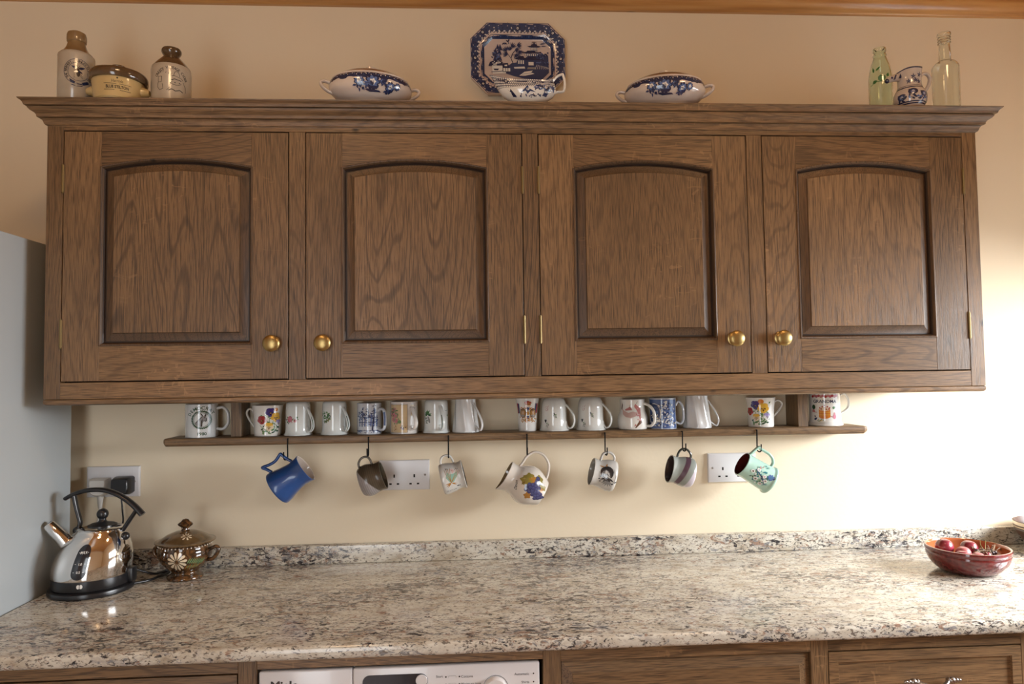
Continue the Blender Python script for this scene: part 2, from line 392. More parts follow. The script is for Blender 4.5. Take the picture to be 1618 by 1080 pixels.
# window and glazed door frames
WF = plain('white_window_paint', (.75, .75, .73), .35)
wf = struct(joined_boxes('window_1', [((BX1+.06, WY0, WZ0), (BX1+.11, WY0+.06, WZ1)), ((BX1+.06, WY1-.06, WZ0), (BX1+.11, WY1, WZ1)), ((BX1+.06, WY0, WZ0), (BX1+.11, WY1, WZ0+.06)), ((BX1+.06, WY0, WZ1-.06), (BX1+.11, WY1, WZ1)), ((BX1+.06, (WY0+WY1)/2-.025, WZ0), (BX1+.11, (WY0+WY1)/2+.025, WZ1))], WF))
df = struct(joined_boxes('door_1', [((DX0, FY-.10, 0), (DX0+.08, FY-.05, DZ1)), ((DX1-.08, FY-.10, 0), (DX1, FY-.05, DZ1)), ((DX0, FY-.10, 0), (DX1, FY-.05, .12)), ((DX0, FY-.10, DZ1-.08), (DX1, FY-.05, DZ1)), ((DX0, FY-.10, 1.0), (DX1, FY-.05, 1.05))], WF))
for i, (x, y) in enumerate(FILL_LAMPS):
    cl = thing('fill_lamp', ['added unseen warm fill lamp nearer the fridge', 'added unseen warm fill lamp nearer the window'][i], 'lamp', (x, y, CZ))
    em = MATS.get('fill_glow')
    if not em:
        em, t_, b_ = nt('fill_glow'); b_.inputs['Emission Color'].default_value = (1, .64, .34, 1); b_.inputs['Emission Strength'].default_value = 30; MATS['fill_glow'] = em
    lathe('fill_lamp_base', [(.13, 0), (.14, -.01), (.14, -.02), (.12, -.022)], BRASS, cl)
    lathe('fill_lamp_shade', [(.12, -.0222), (.115, -.04), (.09, -.06), (.05, -.07), (.001, -.073)], em, cl)

# ================================================================== WALL CABINET
D, W = .33, 2.3653
ZT, ZB, ZDT, ZDB, FW, MW = 2.0549, 1.3885, 2.0429, 1.4304, .0386, .0398
cab = thing('wall_cabinet', 'long brown oak wall cabinet with four arched raised panel doors', 'cabinet', (0, 0, 0))
yf = -D
dw = (W-2*FW-3*MW)/4
box('side_panel', (0, -D+.022, ZB), (.018, -.002, ZT+.03), OV, cab); box('side_panel', (W-.018, -D+.022, ZB), (W, -.002, ZT+.03), OV, cab)
box('bottom_panel', (.018, -D+.022, ZB), (W-.018, -.002, ZB+.018), OH, cab)
box('top_panel', (-.03, -D-.030, 2.098), (W+.03, -.002, 2.1085), OH, cab)
box('back_panel', (.018, -.012, ZB+.02), (W-.018, -.002, ZT), GAP, cab, 0)
box('cabinet_interior', (.020, -D+.030, ZB+.02), (W-.020, -.015, ZT), GAP, cab, 0)
# face frame
xs = [(0, FW)]+[(FW+dw*(i+1)+MW*i, FW+dw*(i+1)+MW*(i+1)) for i in range(3)]+[(W-FW, W)]
for i, (a, b) in enumerate(xs):
    e = i in (0, 4)
    box('frame_stile', (a, yf, ZB if e else ZDB-.0022), (b, yf+.022, ZT+.02 if e else ZDT+.002), OV, cab, .0008)
box('frame_rail', (FW, yf+.0002, ZB), (W-FW, yf+.022, ZDB-.0022), OH, cab, .0008)
box('frame_rail', (FW, yf+.0002, ZDT+.0022), (W-FW, yf+.022, ZT+.02), OH, cab, .0008)
# rounded moulding under the cabinet
def mitre_sweep(name, prof, mat, parent, smooth=30):
    """prof: (out, z) round left, front and right sides of the cabinet"""
    V, F = [], []; n = len(prof)
    for o, z in prof: V += [(-o, -.002, z), (-o, yf-o, z), (W+o, yf-o, z), (W+o, -.002, z)]
    for i in range(n):
        j = (i+1) % n
        for k in range(3): F.append((i*4+k, i*4+k+1, j*4+k+1, j*4+k))
    F += [tuple(i*4 for i in range(n)), tuple(i*4+3 for i in reversed(range(n)))]
    return mesh(name, V, F, mat, parent, smooth)
mo = [(-.022, 1.3885), (-.0035, 1.3885), (-.0005, 1.3865), (.0005, 1.383), (-.0005, 1.3775), (-.004, 1.3745), (-.010, 1.3733), (-.022, 1.3733)]
mitre_sweep('base_moulding', mo, OH, cab)
CP = [(42, 62), (44, 70), (50, 76), (75, 90), (88, 104), (97, 128), (140, 131), (140, 137), (124, 139), (128, 150), (150, 172), (185, 188), (202, 206), (206, 230), (252, 233), (252, 238), (241, 240), (250, 248), (262, 266), (268, 286), (280, 300), (296, 304), (300, 312)]
cp = [((300-x)*.046/258, 2.1102-(y-62)*.0553/250) for x, y in CP]
cp = [(-.02, 2.1102)]+cp+[(-.02, cp[-1][1])]
mitre_sweep('cornice', cp, OH, cab)
# arched doors
def arch_outline(x0, x1, z0, zc, rise, d, n=18):
    xm, h = (x0+x1)/2, (x1-x0)/2
    pts = [(x0+d, z0+d), (x1-d, z0+d)]
    for k in range(n+1):
        x = (x1-d)+(x0+2*d-x1)*k/n
        pts.append((x, zc-d+rise*(1-((x-xm)/h)**2)))
    return pts
def loft_outline(name, P, rings, mats, parent, cap=True, smooth=25, mi=None):
    V, F, M = [], [], []; L = [arch_outline(*P, d) for d, y in rings]; n = len(L[0])
    for (d, y), pts in zip(rings, L): V += [(x, y, z) for x, z in pts]
    for i in range(len(rings)-1):
        for k in range(n): F.append((i*n+k, i*n+(k+1) % n, (i+1)*n+(k+1) % n, (i+1)*n+k)); M.append(mi[i] if mi else 0)
    if cap: F.append(tuple((len(rings)-1)*n+k for k in range(n))); M.append(0)
    return mesh(name, V, F, mats, parent, smooth, M if mi else None)
DL = ['brass knob low on the right stile', 'brass knob low on the left stile', 'brass knob low on the right stile', 'brass knob low on the left stile']
for i in range(4):
    x0 = FW+i*(dw+MW)+.0022; x1 = x0+dw-.0044; z0, z1 = ZDB+.0008, ZDT-.0006; y0, y1 = yf-.0005, yf+.021
    st = .089; ox0, ox1, oz0, ozc = x0+st, x1-st, z0+.087, z1-.088; rise = .021
    P = (ox0, ox1, oz0, ozc, rise)
    door = loft_outline('door', P, [(-.004, y0+.013), (.010, y0+.0115), (.028, y0+.0048), (.0292, y0+.0016), (.0300, y0+.0012)], [OV, DARKBEV, DARKST], cab, mi=[2, 1, 1, 0])
    # frame members
    box('door_stile', (x0, y0, z0), (ox0, y1, z1), OV, door, .0007); box('door_stile', (ox1, y0, z0), (x1, y1, z1), OV, door, .0007)
    box('door_rail', (ox0, y0+.0001, z0), (ox1, y1, oz0), OH, door, .0004)
    n = 18; top = arch_outline(*P, 0)[2:]
    V = []; F = []
    for yy in (y0+.0001, y1): V += [(x, yy, z) for x, z in top]+[(x, yy, z1) for x, z in top]
    m_ = len(top)
    for k in range(m_-1):
        F += [(k, k+1, m_+k+1, m_+k), (2*m_+k, 3*m_+k, 3*m_+k+1, 2*m_+k+1), (k, 2*m_+k, 2*m_+k+1, k+1), (m_+k, m_+k+1, 3*m_+k+1, 3*m_+k)]
    F += [(0, m_, 3*m_, 2*m_), (m_-1, 3*m_-1, 4*m_-1, 2*m_-1)]
    mesh('door_rail', V, F, OH, door)
    loft_outline('bead_moulding', P, [(-.0030, y0+.0005), (-.0026, y0-.0014), (-.0010, y0-.0022), (.0012, y0-.0018), (.0028, y0+.001), (.0040, y0+.0045), (.0062, y0+.0075), (.0068, y0+.0125)], [DARKBEV, DARKST], door, cap=False, mi=[0, 0, 0, 0, 0, 1, 1])
    hx = (x0-.0018) if i in (0, 2) else (x1+.0018)
    for hz in (1.925, 1.546):
        h = lathe('hinge', [(.0001, -.036), (.0022, -.0355), (.0022, -.034), (.0034, -.0335), (.0034, .0335), (.0022, .034), (.0022, .0355), (.0001, .036)], HINGE, door, 10, fn=lambda v, th, q: v+Vector((hx, y0-.0008, hz)))
    kx = [.5427, .6651, 1.6995, 1.822][i]
    kn = lathe('knob', [(.0001, 0), (.0175, 0), (.0178, .002), (.0125, .004), (.009, .008), (.0088, .012), (.011, .0145), (.0165, .016), (.0202, .0185), (.0203, .0205), (.0180, .0232), (.012, .0258), (.005, .0268), (.0001, .027)], BRASS, door, 32, 30,
               fn=lambda v, th, q: Vector((kx+v.x, y0-v.z, 1.5175+v.y)))

# ================================================================== MUG SHELF with posts and hooks
SZ = 1.2708
sh = thing('mug_shelf', 'narrow oak mug shelf hung on two posts under the wall cabinet', 'shelf', (0, 0, 0))
e = .006
prf = [(-.001, SZ), (-.0975, SZ), (-.1005, SZ-.0015), (-.102, SZ-.005), (-.102, SZ-.012), (-.1005, SZ-.018), (-.097, SZ-.0212), (-.094, SZ-.0225), (-.001, SZ-.0225)]
V = []; F = []
n = len(prf)
for x, s_ in ((.184, 0), (.190, 1), (2.166, 1), (2.176, 0)):
    for y, z in prf:
        yy = y
        if not s_ and y < -.09: yy = y+.006
        V.append((x, yy, z if s_ else (z-.002 if z > SZ-.01 else z+.004 if z < SZ-.015 else z)))
for q in range(3):
    for k in range(n): F.append((q*n+k, q*n+(k+1) % n, (q+1)*n+(k+1) % n, (q+1)*n+k))
F += [tuple(range(n)), tuple(3*n+k for k in reversed(range(n)))]
mesh('shelf_board', V, F, OH, sh, 30)
for a, b in ((.3605, .3885), (1.9775, 2.0075)): box('shelf_post', (a, -.083, SZ), (b, -.002, 1.3885), OV, sh, .001)
HK = [(.5211, -1), (.7415, -.3), (.9623, 0), (1.1825, 0), (1.4039, .5), (1.6266, .8), (1.8436, 1)]
HB = [1.2115, 1.2165, 1.2085, 1.211, 1.2065, 1.2135, 1.2070]
for (hx, sgn), hb in zip(HK, HB):
    # cup hook: short pin in the shelf edge, long shank, then a U turned outward
    y = -.1045; yo = .008
    pts = [(hx, -.0945, SZ-.007), (hx, y, SZ-.006), (hx+.0004*sgn, y-.001, SZ-.010), (hx, y, hb+.01), (hx+.001*sgn, y, hb), (hx+.0045*sgn+.0, y-.004, hb-.0035), (hx+.0085*sgn, y-.007, hb), (hx+.009*sgn, y-.008, hb+.018)]
    tube('hook', catmull(pts, 5), .0019, .0019, DARKM, sh, 8)

# ================================================================== MUGS ON THE SHELF
def dense(prof, n=5):
    c = catmull([(r, z, 0) for r, z in prof], n); lo = min(z for r, z in prof); return [(max(0, v.x), max(lo, v.y)) for v in c]
def mug_body(root, outer, t=.0028, mat=WHITE, mat_in=None, seg=48, fn=None, floor=.006, name='body', rimmat=None):
    """outer rises in z, base at z=0"""
    H = outer[-1][1]
    inner = [(max(r-t, .001), z) for r, z in outer if z > floor]
    prof = [(outer[0][0]*.86, .0012), (outer[0][0]*.9, 0), (outer[0][0]-.0012, 0)]+outer+[(outer[-1][0]-t*.5, H+t*.35)]+inner[::-1]+[(inner[0][0]*.8, floor)]
    k = len(outer)+3
    mi = [0]*k+[1]*(len(prof)-1-k)
    return lathe(name, prof, [mat, mat_in or mat], root, seg, 40, mi, fn=fn)
def handle(root, pts, ra=.003, rb=.0055, mat=WHITE, name='handle', n=8, taper=None, **k):
    return tube(name, catmull([(x, 0, z) for x, z in pts], n), ra, rb, mat, root, 12, taper=taper)
CAMX, CAMY = 1.0244, -2.0976
def facing(x, y): return atan2(CAMY-y, CAMX-x)
MY = -.052
def shelf_mug(x, label, hang, y=MY, cat='mug', name='mug', group='mugs on the shelf'):
    """hang = world angle (degrees) the handle points to; 0 = right, -90 = towards the room"""
    r = thing(name, label, cat, (x, y, SZ+.0004), None, radians(hang))
    return r
def S_of(root, outer, x, y=MY, fn=None, du=0):
    return lathe_surface(outer, facing(x, y)-root.rotation_euler[2]+du, fn=fn)
def ring_handle(r, zb, zt, out, flat=0):
    """D / ear handle points from lower to upper attachment"""
    m = (zb+zt)/2
    return [(r-.002, zb), (r+out*.55, zb-.001), (r+out*.95, zb+(m-zb)*.45), (r+out, m), (r+out*.92, zt-(zt-m)*.35), (r+out*.5, zt+.003), (r-.002, zt)]

# 1 grey white mug, animal crest
R_ = .0443*.98; o = dense([(R_-.002, 0), (R_, .003), (R_, .05), (R_, .091)], 4); x = .270
m = shelf_mug(x, 'greyish white mug lettered 1980 with donkey head crest, leftmost on the shelf', -2)
MG = glaze('grey_white', (.66, .67, .66)); mug_body(m, o, .003, MG); handle(m, ring_handle(R_, .022, .078, .031), .0042, .006, MG)
p = Print(); p.text('darkgreen', 'DEMOCRAT', 0, .049, .0125, .02, arc=(.0285, 152, 35)).text('darkgreen', '1980', 0, .0065, .0115, .02)
for k in range(34):
    a = 2*pi*k/34; p.leaf('darkgreen', .0195*cos(a), .049+.021*sin(a)*1.0, .008, .0035, a+.9)
p.ring('darkgreen', 0, .049, .0185, .0200, .0010)
p.poly('grey', [(-.015, .037), (-.010, .045), (-.004, .052), (.000, .058), (.006, .060), (.011, .054), (.012, .046), (.009, .042), (.005, .046), (.002, .040), (-.002, .031), (-.008, .033)])
p.poly('black', [(.001, .058), (-.004, .068), (.000, .065), (.003, .060)]).poly('black', [(.006, .059), (.009, .068), (.010, .064), (.009, .057)])
p.poly('black', [(-.001, .047), (.002, .052), (.001, .032), (-.002, .029)]).line('black', [(-.014, .040), (-.004, .052), (.001, .058)], .0018).line('black', [(.004, .046), (.010, .046), (.011, .053)], .0014)
p.ell('black', .006, .055, .0012)
p.put('printed_crest', m, S_of(m, o, x), k=(1.15, 1), label='dark green donkey head crest with lettering')
# 2 pansy mug left: flared
def pansy_mug(x, label, hang, seedflip):
    s_ = 1.0; o = dense([(.0340, 0), (.0362, .003), (.0368, .03), (.0382, .06), (.0425, .085)], 5)
    m = shelf_mug(x, label, hang); mug_body(m, o, .0024, BONE)
    e_ = 1.45 if seedflip else .90
    handle(m, [(.038+(a-.038)*e_, b) for a, b in [(.036, .024), (.046, .036), (.056, .052), (.060, .064), (.056, .073), (.048, .075), (.042, .070), (.0385, .062)]], .0028, .005, BONE)
    p = Print(); f = -1 if seedflip else 1
    p.sprays(['green', 'sage', 'darkgreen'], f*.004, .022, .024, .012, 30, .011, 3).sprays(['green', 'sage'], f*.0, .045, .024, .02, 16, .008, 4)
    for a, b in ((-.02, .03), (.005, .06), (.018, .055)): p.line('sage', [(f*.003, .01), (f*a, b)], .0012)
    if not seedflip:
        p.pansy(-.015, .045, .0125, 'red', 'red'); p.pansy(.007, .066, .013, 'purple', 'purple', 'black'); p.pansy(.021, .052, .014, 'yellow', 'yellow'); p.ell('orange', .020, .073, .005)
        p.pansy(.003, .026, .0125, 'yellow', 'cream', 'brown'); p.pansy(.029, .036, .010, 'lilac', 'white', 'purple')
    else:
        p.pansy(-.031, .045, .012, 'red', 'red'); p.ell('orange', .001, .074, .007); p.pansy(-.013, .064, .013, 'purple', 'purple', 'black'); p.pansy(.007, .055, .0155, 'yellow', 'yellow')
        p.pansy(-.012, .028, .0115, 'yellow', 'cream', 'brown'); p.pansy(.017, .031, .0105, 'lilac', 'white', 'purple'); p.leaf('green', .021, .068, .008, .004, 1)
    p.put('printed_flowers', m, S_of(m, o, x), k=(1.22, 1), label='printed red, blue and yellow pansies')
    return m
pansy_mug(.4522, 'white pansy mug with its handle to the left, beside the left shelf post', 180, False)
pansy_mug(1.8790, 'white pansy mug with its handle to the right, beside the right shelf post', 8, True)
# upturned straight mugs with trailing sprig and teardrop handle
PALEW = glaze('cool_white', (.74, .77, .75))
def upturned(x, label, hang, kind, R=.0385, hmat=None):
    o = dense([(R, 0), (R+.0004, .002), (R-.0035, .012), (R-.0045, .04), (R-.005, .080), (R-.007, .090), (R-.012, .094)], 4)
    m = shelf_mug(x, label, hang)
    lathe('body', [(R-.004, .0008), (R-.002, 0)]+o+[(R-.018, .0945), (.001, .0935)], PALEW, m, 48, 40)
    hp = [(R-.007, .077), (R+.000, .066), (R+.008, .052), (R+.014, .036), (R+.014, .022), (R+.008, .012), (R-.000, .010), (R-.007, .018)]
    h = handle(m, hp, .0028, .0060, PALEW)
    st = tube('handle_stripe', catmull([(a+.0028, -.0035, b) for a, b in hp[2:6]], 6), .0005, .0012, pm('darkgreen'), h, 6)
    bl = ball('handle_foot', (R-.0055, 0, .018), .0068, PALEW, m, 14, (.55, 1, 1))
    p = Print()
    if kind == 'pink':
        p.sprays(['green', 'darkgreen'], -.028, .043, .013, .009, 16, .008, 5); p.rose(-.0235, .044, .0085, 'pink', 'rose', 8); p.rose(-.008, .040, .0045, 'pink', 'rose', 6); p.sprays(['pink', 'rose'], -.022, .036, .008, .004, 8, .004, 8).sprays(['green'], -.005, .044, .006, .005, 5, .005, 8)
    elif kind == 'leafy':
        p.sprays(['green', 'sage', 'darkgreen'], -.024, .047, .014, .013, 40, .008, 6).sprays(['olive', 'sage'], -.018, .040, .008, .009, 14, .005, 7)
    elif kind == 'sprig':
        for a in (150, 175, 200, 120, 10, -15, 60, 90): p.leaf('darkgreen' if a % 2 else 'green', -.026, .050, .014, .005, radians(a))
        p.ell('grey', -.022, .037, .0035, .010, .35).sprays(['darkgreen'], -.030, .036, .004, .008, 8, .006, 3).leaf('sage', .035, .045, .007, .005, .6).line('darkgreen', [(.027, .060), (.036, .060)], .0008)
    p.put('printed_sprig', m, S_of(m, o, x), k=(1.18, 1.04))
    return m
upturned(.5369, 'upturned white mug with pink flower sprig, next to the left pansy mug', -28, 'pink')
upturned(.6386, 'upturned white mug with a leafy green plant print', -34, 'leafy')
upturned(.9268, 'upturned white mug with a dark green sprig and a grey cone', -66, 'sprig')
# blue and white mugs
x = .7369; R_ = .0346
o = dense([(R_, 0), (R_+.0006, .003), (R_-.0003, .012), (R_-.0003, .06), (R_, .0865)], 4)
m = shelf_mug(x, 'white mug with blue village scene, left of the cream panelled mug', -30); BW = glaze('blue_white', (.60, .63, .68)); mug_body(m, o, .0025, BW)
h = handle(m, [(R_-.002, .014), (R_+.012, .012), (R_+.019, .022), (R_+.020, .045), (R_+.018, .062), (R_+.010, .070), (R_-.002, .068)], .0038, .0062, BW)
ball('handle_foot', (R_-.001, 0, .015), .008, BW, m, 14, (.5, 1, .8)); ball('handle_foot', (R_-.001, 0, .067), .008, BW, m, 14, (.5, 1, .8))
p = Print(); p.sprays(['blue', 'midblue'], 0, .0085, .05, .003, 60, .005, 2)
p.poly('blue', [(-.05, .0115), (.045, .0115), (.045, .0100), (-.05, .0100)])
for k in range(7):
    xx = -.030+k*.0085; hh = [.030, .044, .024, .048, .034, .052, .020][k]
    p.line('blue' if k % 2 else 'midblue', [(xx, .022), (xx+.001, .022+hh)], .0030).sprays(['blue', 'midblue', 'navy'], xx, .030+hh*.65, .005, hh*.35, 13, .006, k)
p.poly('navy', [(.006, .010), (.010, .010), (.013, .045), (.010, .050)]).line('blue', [(-.032, .033), (.018, .034)], .0022).sprays(['midblue'], .0, .028, .028, .006, 14, .006, 9)
p.poly('blue', [(-.020, .052), (-.015, .062), (-.009, .052)]).poly('blue', [(-.006, .046), (-.001, .056), (.004, .046)])
p.put('printed_scene', m, S_of(m, o, x), label='blue transfer print of trees and houses')
p = Print(); p.line('midblue', [(R_+.0235, .024), (R_+.0245, .045), (R_+.022, .062)], .006)
p.put('handle_print', m, lambda u, v, l: Vector((u, -.0064-l, v)))
x = 1.5858; R_ = .0395
o = dense([(R_, 0), (R_, .003), (R_-.001, .02), (R_-.002, .05), (R_-.001, .088)], 4)
m = shelf_mug(x, 'blue and white transfer-printed mug, third from the right along the shelf', -14); mug_body(m, o, .0025, BW)
h = handle(m, [(R_-.002, .018), (R_+.010, .013), (R_+.018, .022), (R_+.020, .042), (R_+.017, .064), (R_+.006, .078), (R_-.002, .066)], .0034, .0062, BW)
p = Print(); p.poly('midblue', [(-.05, .002), (.05, .002), (.05, .0845), (-.05, .0845)])
p.sprays(['white', 'blue', 'white', 'navy'], 0, .016, .05, .008, 80, .007, 2).sprays(['white', 'blue', 'navy', 'white'], .012, .05, .024, .034, 110, .007, 3)
p.poly('blue', [(-.040, .020), (-.006, .018), (-.004, .040), (-.008, .060), (-.016, .070), (-.040, .074)]).ring('white', -.026, .044, .022, .030, .003)
p.ell('midblue', -.026, .050, .013, .016).sprays(['white', 'cream'], -.024, .034, .012, .006, 22, .007, 6).poly('white', [(-.026, .028), (-.006, .026), (-.007, .020), (-.03, .022)])
p.put('printed_scene', m, S_of(m, o, x), label='blue and white scroll pattern')
# cream panelled mug
x = .8350; R_ = .0395
o = dense([(R_-.001, 0), (R_, .003), (R_, .05), (R_, .084), (R_+.0008, .0895)], 4)
m = shelf_mug(x, 'white mug with a dotted cream panel of roses', -52); WM = glaze('warm_white', (.74, .70, .66)); mug_body(m, o, .0027, WM)
handle(m, [(R_-.002, .015), (R_+.012, .014), (R_+.022, .026), (R_+.020, .042), (R_+.010, .058), (R_+.003, .072), (R_-.002, .074)], .003, .0062, WM); ball('handle_foot', (R_-.001, 0, .016), .009, WM, m, 14, (.5, 1, .9))
p = Print(); p.poly('tan', [(-.045, .004), (.010, .004), (.010, .082), (-.045, .082)])
for k in range(20): p.poly('offblack', [(.009, .005+k*.004), (.0102, .005+k*.004), (.0102, .0074+k*.004), (.009, .0074+k*.004)])
for k in range(14):
    for zz in (.004, .0818): p.poly('offblack', [(-.045+k*.004, zz-.0005), (-.0425+k*.004, zz-.0005), (-.0425+k*.004, zz+.0005), (-.045+k*.004, zz+.0005)])
for a, b, r in ((-.030, .066, .008), (-.026, .052, .009), (-.023, .036, .0075), (-.031, .040, .007), (-.034, .056, .008)): p.rose(a, b, r, 'rose', 'pink')
p.sprays(['sage', 'green'], -.028, .050, .016, .03, 26, .007, 4).ell('sage', -.013, .034, .005).sprays(['purple', 'tan', 'offblack'], -.003, .018, .006, .007, 9, .006, 5).sprays(['autumn'], -.026, .016, .006, .006, 7, .005, 6)
p.poly('tan', [(.020, .050), (.030, .050), (.030, .082), (.020, .082)]).sprays(['purple'], .026, .070, .003, .006, 6, .006, 5)
p.put('printed_panel', m, S_of(m, o, x), label='cream panel of pink roses edged with black dots')
# pearly swirled mugs
PEARL = glaze('pearl', (.74, .74, .73), .14)
def swirl_mug(x, label, hang, R):
    prof = dense([(R, 0), (R+.0006, .002), (R-.002, .014), (R-.0055, .045), (R-.0085, .080), (R-.009, .095)], 5)
    m = shelf_mug(x, label, hang)
    def fn(v, th, i):
        k = 1+.042*cos(8*th+v.z*42)*min(1, v.z/.008) if Vector((v.x, v.y)).length > .012 else 1
        return Vector((v.x*k, v.y*k, v.z))
    lathe('body', [(R-.003, .0005)]+prof+[(R-.012, .0965), (R-.013, .09), (R-.008, .02), (.001, .004)], PEARL, m, 96, 60, fn=fn)
    handle(m, [(R-.010, .082), (R+.001, .066), (R+.012, .048), (R+.020, .030), (R+.021, .016), (R+.016, .006), (R+.010, .007), (R+.004, .012), (R-.003, .018)], .0024, .0042, PEARL)
swirl_mug(1.0110, 'pearly white swirl-ribbed mug left of the wide gap in the row', -38, .0381)
swirl_mug(1.6878, 'pearly white swirl-ribbed mug beside the blue and white mug on the right', -8, .0401)
# coronation beaker
x = 1.1893
o = dense([(.0255, 0), (.0262, .002), (.0272, .02), (.0295, .06), (.0345, .0935)], 5)
m = shelf_mug(x, 'small white flared beaker with gold commemorative crest and two oval portraits', 0, cat='beaker', name='beaker'); mug_body(m, o, .0022, WHITE)
p = Print(); p.sprays(['gold', 'autumn', 'gold', 'orange'], 0, .034, .026, .008, 60, .006, 3).sprays(['gold', 'orange'], 0, .060, .026, .012, 40, .006, 4)
for sx_, c1 in ((-.030, 'red'), (-.026, 'blue'), (.024, 'blue'), (.029, 'red')): p.poly(c1, [(sx_-.003, .050), (sx_+.002, .052), (sx_+.003, .078), (sx_-.002, .080)])
for cx_ in (-.013, .016):
    p.ell('brown', cx_, .052, .0095, .0135).ell('gold', cx_, .052, .0075, .0115).ell('skin', cx_, .054, .004, .006).ell('grey', cx_, .045, .006, .004).ell('brown', cx_, .060, .0045, .003)
p.poly('blue', [(-.003, .068), (.006, .068), (.002, .056)]).poly('blue', [(-.002, .044), (.005, .044), (.0015, .034)]).ell('gold', .0015, .051, .003, .005)
p.poly('red', [(-.005, .076), (.008, .076), (.010, .083), (.0015, .087), (-.007, .083)]).sprays(['gold'], .0015, .080, .009, .005, 12, .004, 5).line('gold', [(-.006, .075), (.009, .075)], .002)
p.put('printed_crest', m, S_of(m, o, x), k=(1.2, 1), label='gold, red and blue crest with two portraits')
# bell shaped mugs with tiny flowers (an alike pair)
def bell_mug(x, label, hang):
    R = .0428; o = dense([(R, 0), (R+.0004, .0015), (R-.003, .010), (R-.0055, .030), (R-.006, .055), (R-.007, .072), (R-.011, .086), (R-.018, .094)], 5)
    m = shelf_mug(x, label, hang)
    lathe('body', [(R-.004, .0006)]+o+[(R-.024, .0955), (.001, .0945)], PALEW2, m, 48, 40)
    hp = [(R-.010, .076), (R-.002, .068), (R+.008, .056), (R+.016, .042), (R+.018, .026), (R+.013, .012), (R+.004, .006), (R-.004, .014), (R-.007, .026)]
    handle(m, hp, .0028, .0062, PALEW2)
    p = Print()
    for a in range(9): p.ell('red', -.024+.005*cos(a*.7), .060+.006*sin(a*.7), .0008, None, 0, 5)
    for a in range(7): p.ell('red', -.023+.003*cos(a*1.1), .058+.003*sin(a*1.1), .0008, None, 0, 5)
    p.line('red', [(-.020, .064), (-.017, .069)], .0006)
    p.ell('black', -.0300, .029, .0022).ell('black', -.0260, .029, .0022).poly('black', [(-.032, .028), (-.024, .028), (-.027, .021)]).sprays(['sage', 'offblack'], -.020, .018, .006, .006, 11, .004, 3)
    p.ell('black', .000, .048, .0018).ell('black', .001, .045, .0018).sprays(['offblack', 'sage'], .003, .041, .005, .007, 12, .004, 4)
    p.put('printed_flowers', m, S_of(m, o, x), k=(1.1, 1.05)); return m
PALEW2 = glaze('soft_white', (.73, .73, .69))
bell_mug(1.2665, 'upturned bell-shaped white mug with tiny flowers, next to the small beaker', -24)
bell_mug(1.3736, 'upturned bell-shaped white mug with tiny flowers, beside the pink bird mug', -24)
# waisted mug with pink birds
x = 1.4955; R_ = .0428
o = dense([(R_-.004, 0), (R_-.001, .003), (R_+.0005, .018), (R_-.0005, .034), (R_-.005, .050), (R_-.0075, .066), (R_-.0068, .0855)], 5)
m = shelf_mug(x, 'white waisted mug with pink bird print and large handle', -31, y=-.056); mug_body(m, o, .0027, BONE)
handle(m, [(R_-.010, .072), (R_-.001, .072), (R_+.014, .062), (R_+.023, .044), (R_+.022, .022), (R_+.012, .010), (R_-.004, .010)], .0042, .0055, BONE)
p = Print(); p.poly('rose', [(.006, .068), (.010, .074), (.016, .068), (.026, .062), (.026, .056), (.024, .040), (.025, .022), (.021, .016), (.017, .016), (.019, .030), (.016, .048), (.012, .058), (.007, .062)])
p.poly('palepink', [(-.036, .060), (-.030, .044), (-.018, .036), (-.004, .034), (.014, .040), (.015, .048), (.002, .052), (-.012, .048), (-.026, .054)])
p.poly('rose', [(-.024, .058), (-.014, .062), (-.008, .066), (-.004, .062), (.000, .056), (-.012, .055), (-.022, .054)])
p.poly('brown', [(.018, .026), (.012, .016), (.006, .005), (.010, .006), (.018, .014), (.026, .020), (.024, .027)]).poly('rose', [(.008, .018), (.004, .010), (.010, .012)])
p.poly('brown', [(-.040, .060), (-.037, .078), (-.034, .070), (-.036, .055)]).line('black', [(.013, .074), (.015, .079)], .0006).line('black', [(.015, .079), (.018, .080)], .0006).line('black', [(-.010, .066), (-.009, .071)], .0006)
p.sprays(['palepink', 'rose', 'pink'], .018, .046, .006, .02, 12, .006, 3)
p.put('printed_birds', m, S_of(m, o, x, -.056), k=(1.1, 1), label='pink birds with dark tails')
# lettered mug with a cake
x = 2.0735; R_ = .0472
o = dense([(R_-.001, 0), (R_+.0015, .002), (R_+.001, .006), (R_-.002, .010), (R_-.0028, .013), (R_-.0035, .020), (R_-.0045, .06), (R_-.0045, .098)], 4)
m = shelf_mug(x, 'white mug lettered GRANDMA with a red cherry cake', 2, y=-.053); mug_body(m, o, .0028, BONE)
handle(m, [(R_-.006, .034), (R_+.004, .036), (R_+.020, .046), (R_+.026, .055), (R_+.027, .070), (R_+.022, .084), (R_+.014, .092), (R_+.004, .090), (R_-.006, .084)], .0026, .0052, BONE, n=4)
p = Print(); p.text('navy', 'GRANDMA', 0, .0675, .0128, .025, sx=1.08)
for k in range(12): p.ell(['red', 'rose', 'pink'][k % 3], -.036+k*.0065, .086+(k % 2)*.002, .0045, .0038)
p.poly('orange', [(-.017, .026), (-.010, .022), (.006, .022), (.015, .026), (.015, .050), (-.017, .050)]).ell('cream', -.001, .050, .016, .006).line('yellow', [(-.017, .040), (.015, .040)], .0012).line('yellow', [(-.017, .033), (.015, .033)], .0012)
for a, b in ((-.014, .053), (-.007, .0565), (0, .053), (.007, .0565), (.013, .053), (-.001, .060), (-.010, .050), (.004, .049), (.011, .0495)): p.ell('red', a, b, .0021)
p.ell('darkgreen', -.033, .055, .006, .007).poly('rose', [(-.038, .048), (-.030, .048), (-.027, .040), (-.038, .040)]).line('rose', [(-.030, .040), (-.022, .040)], .0016)
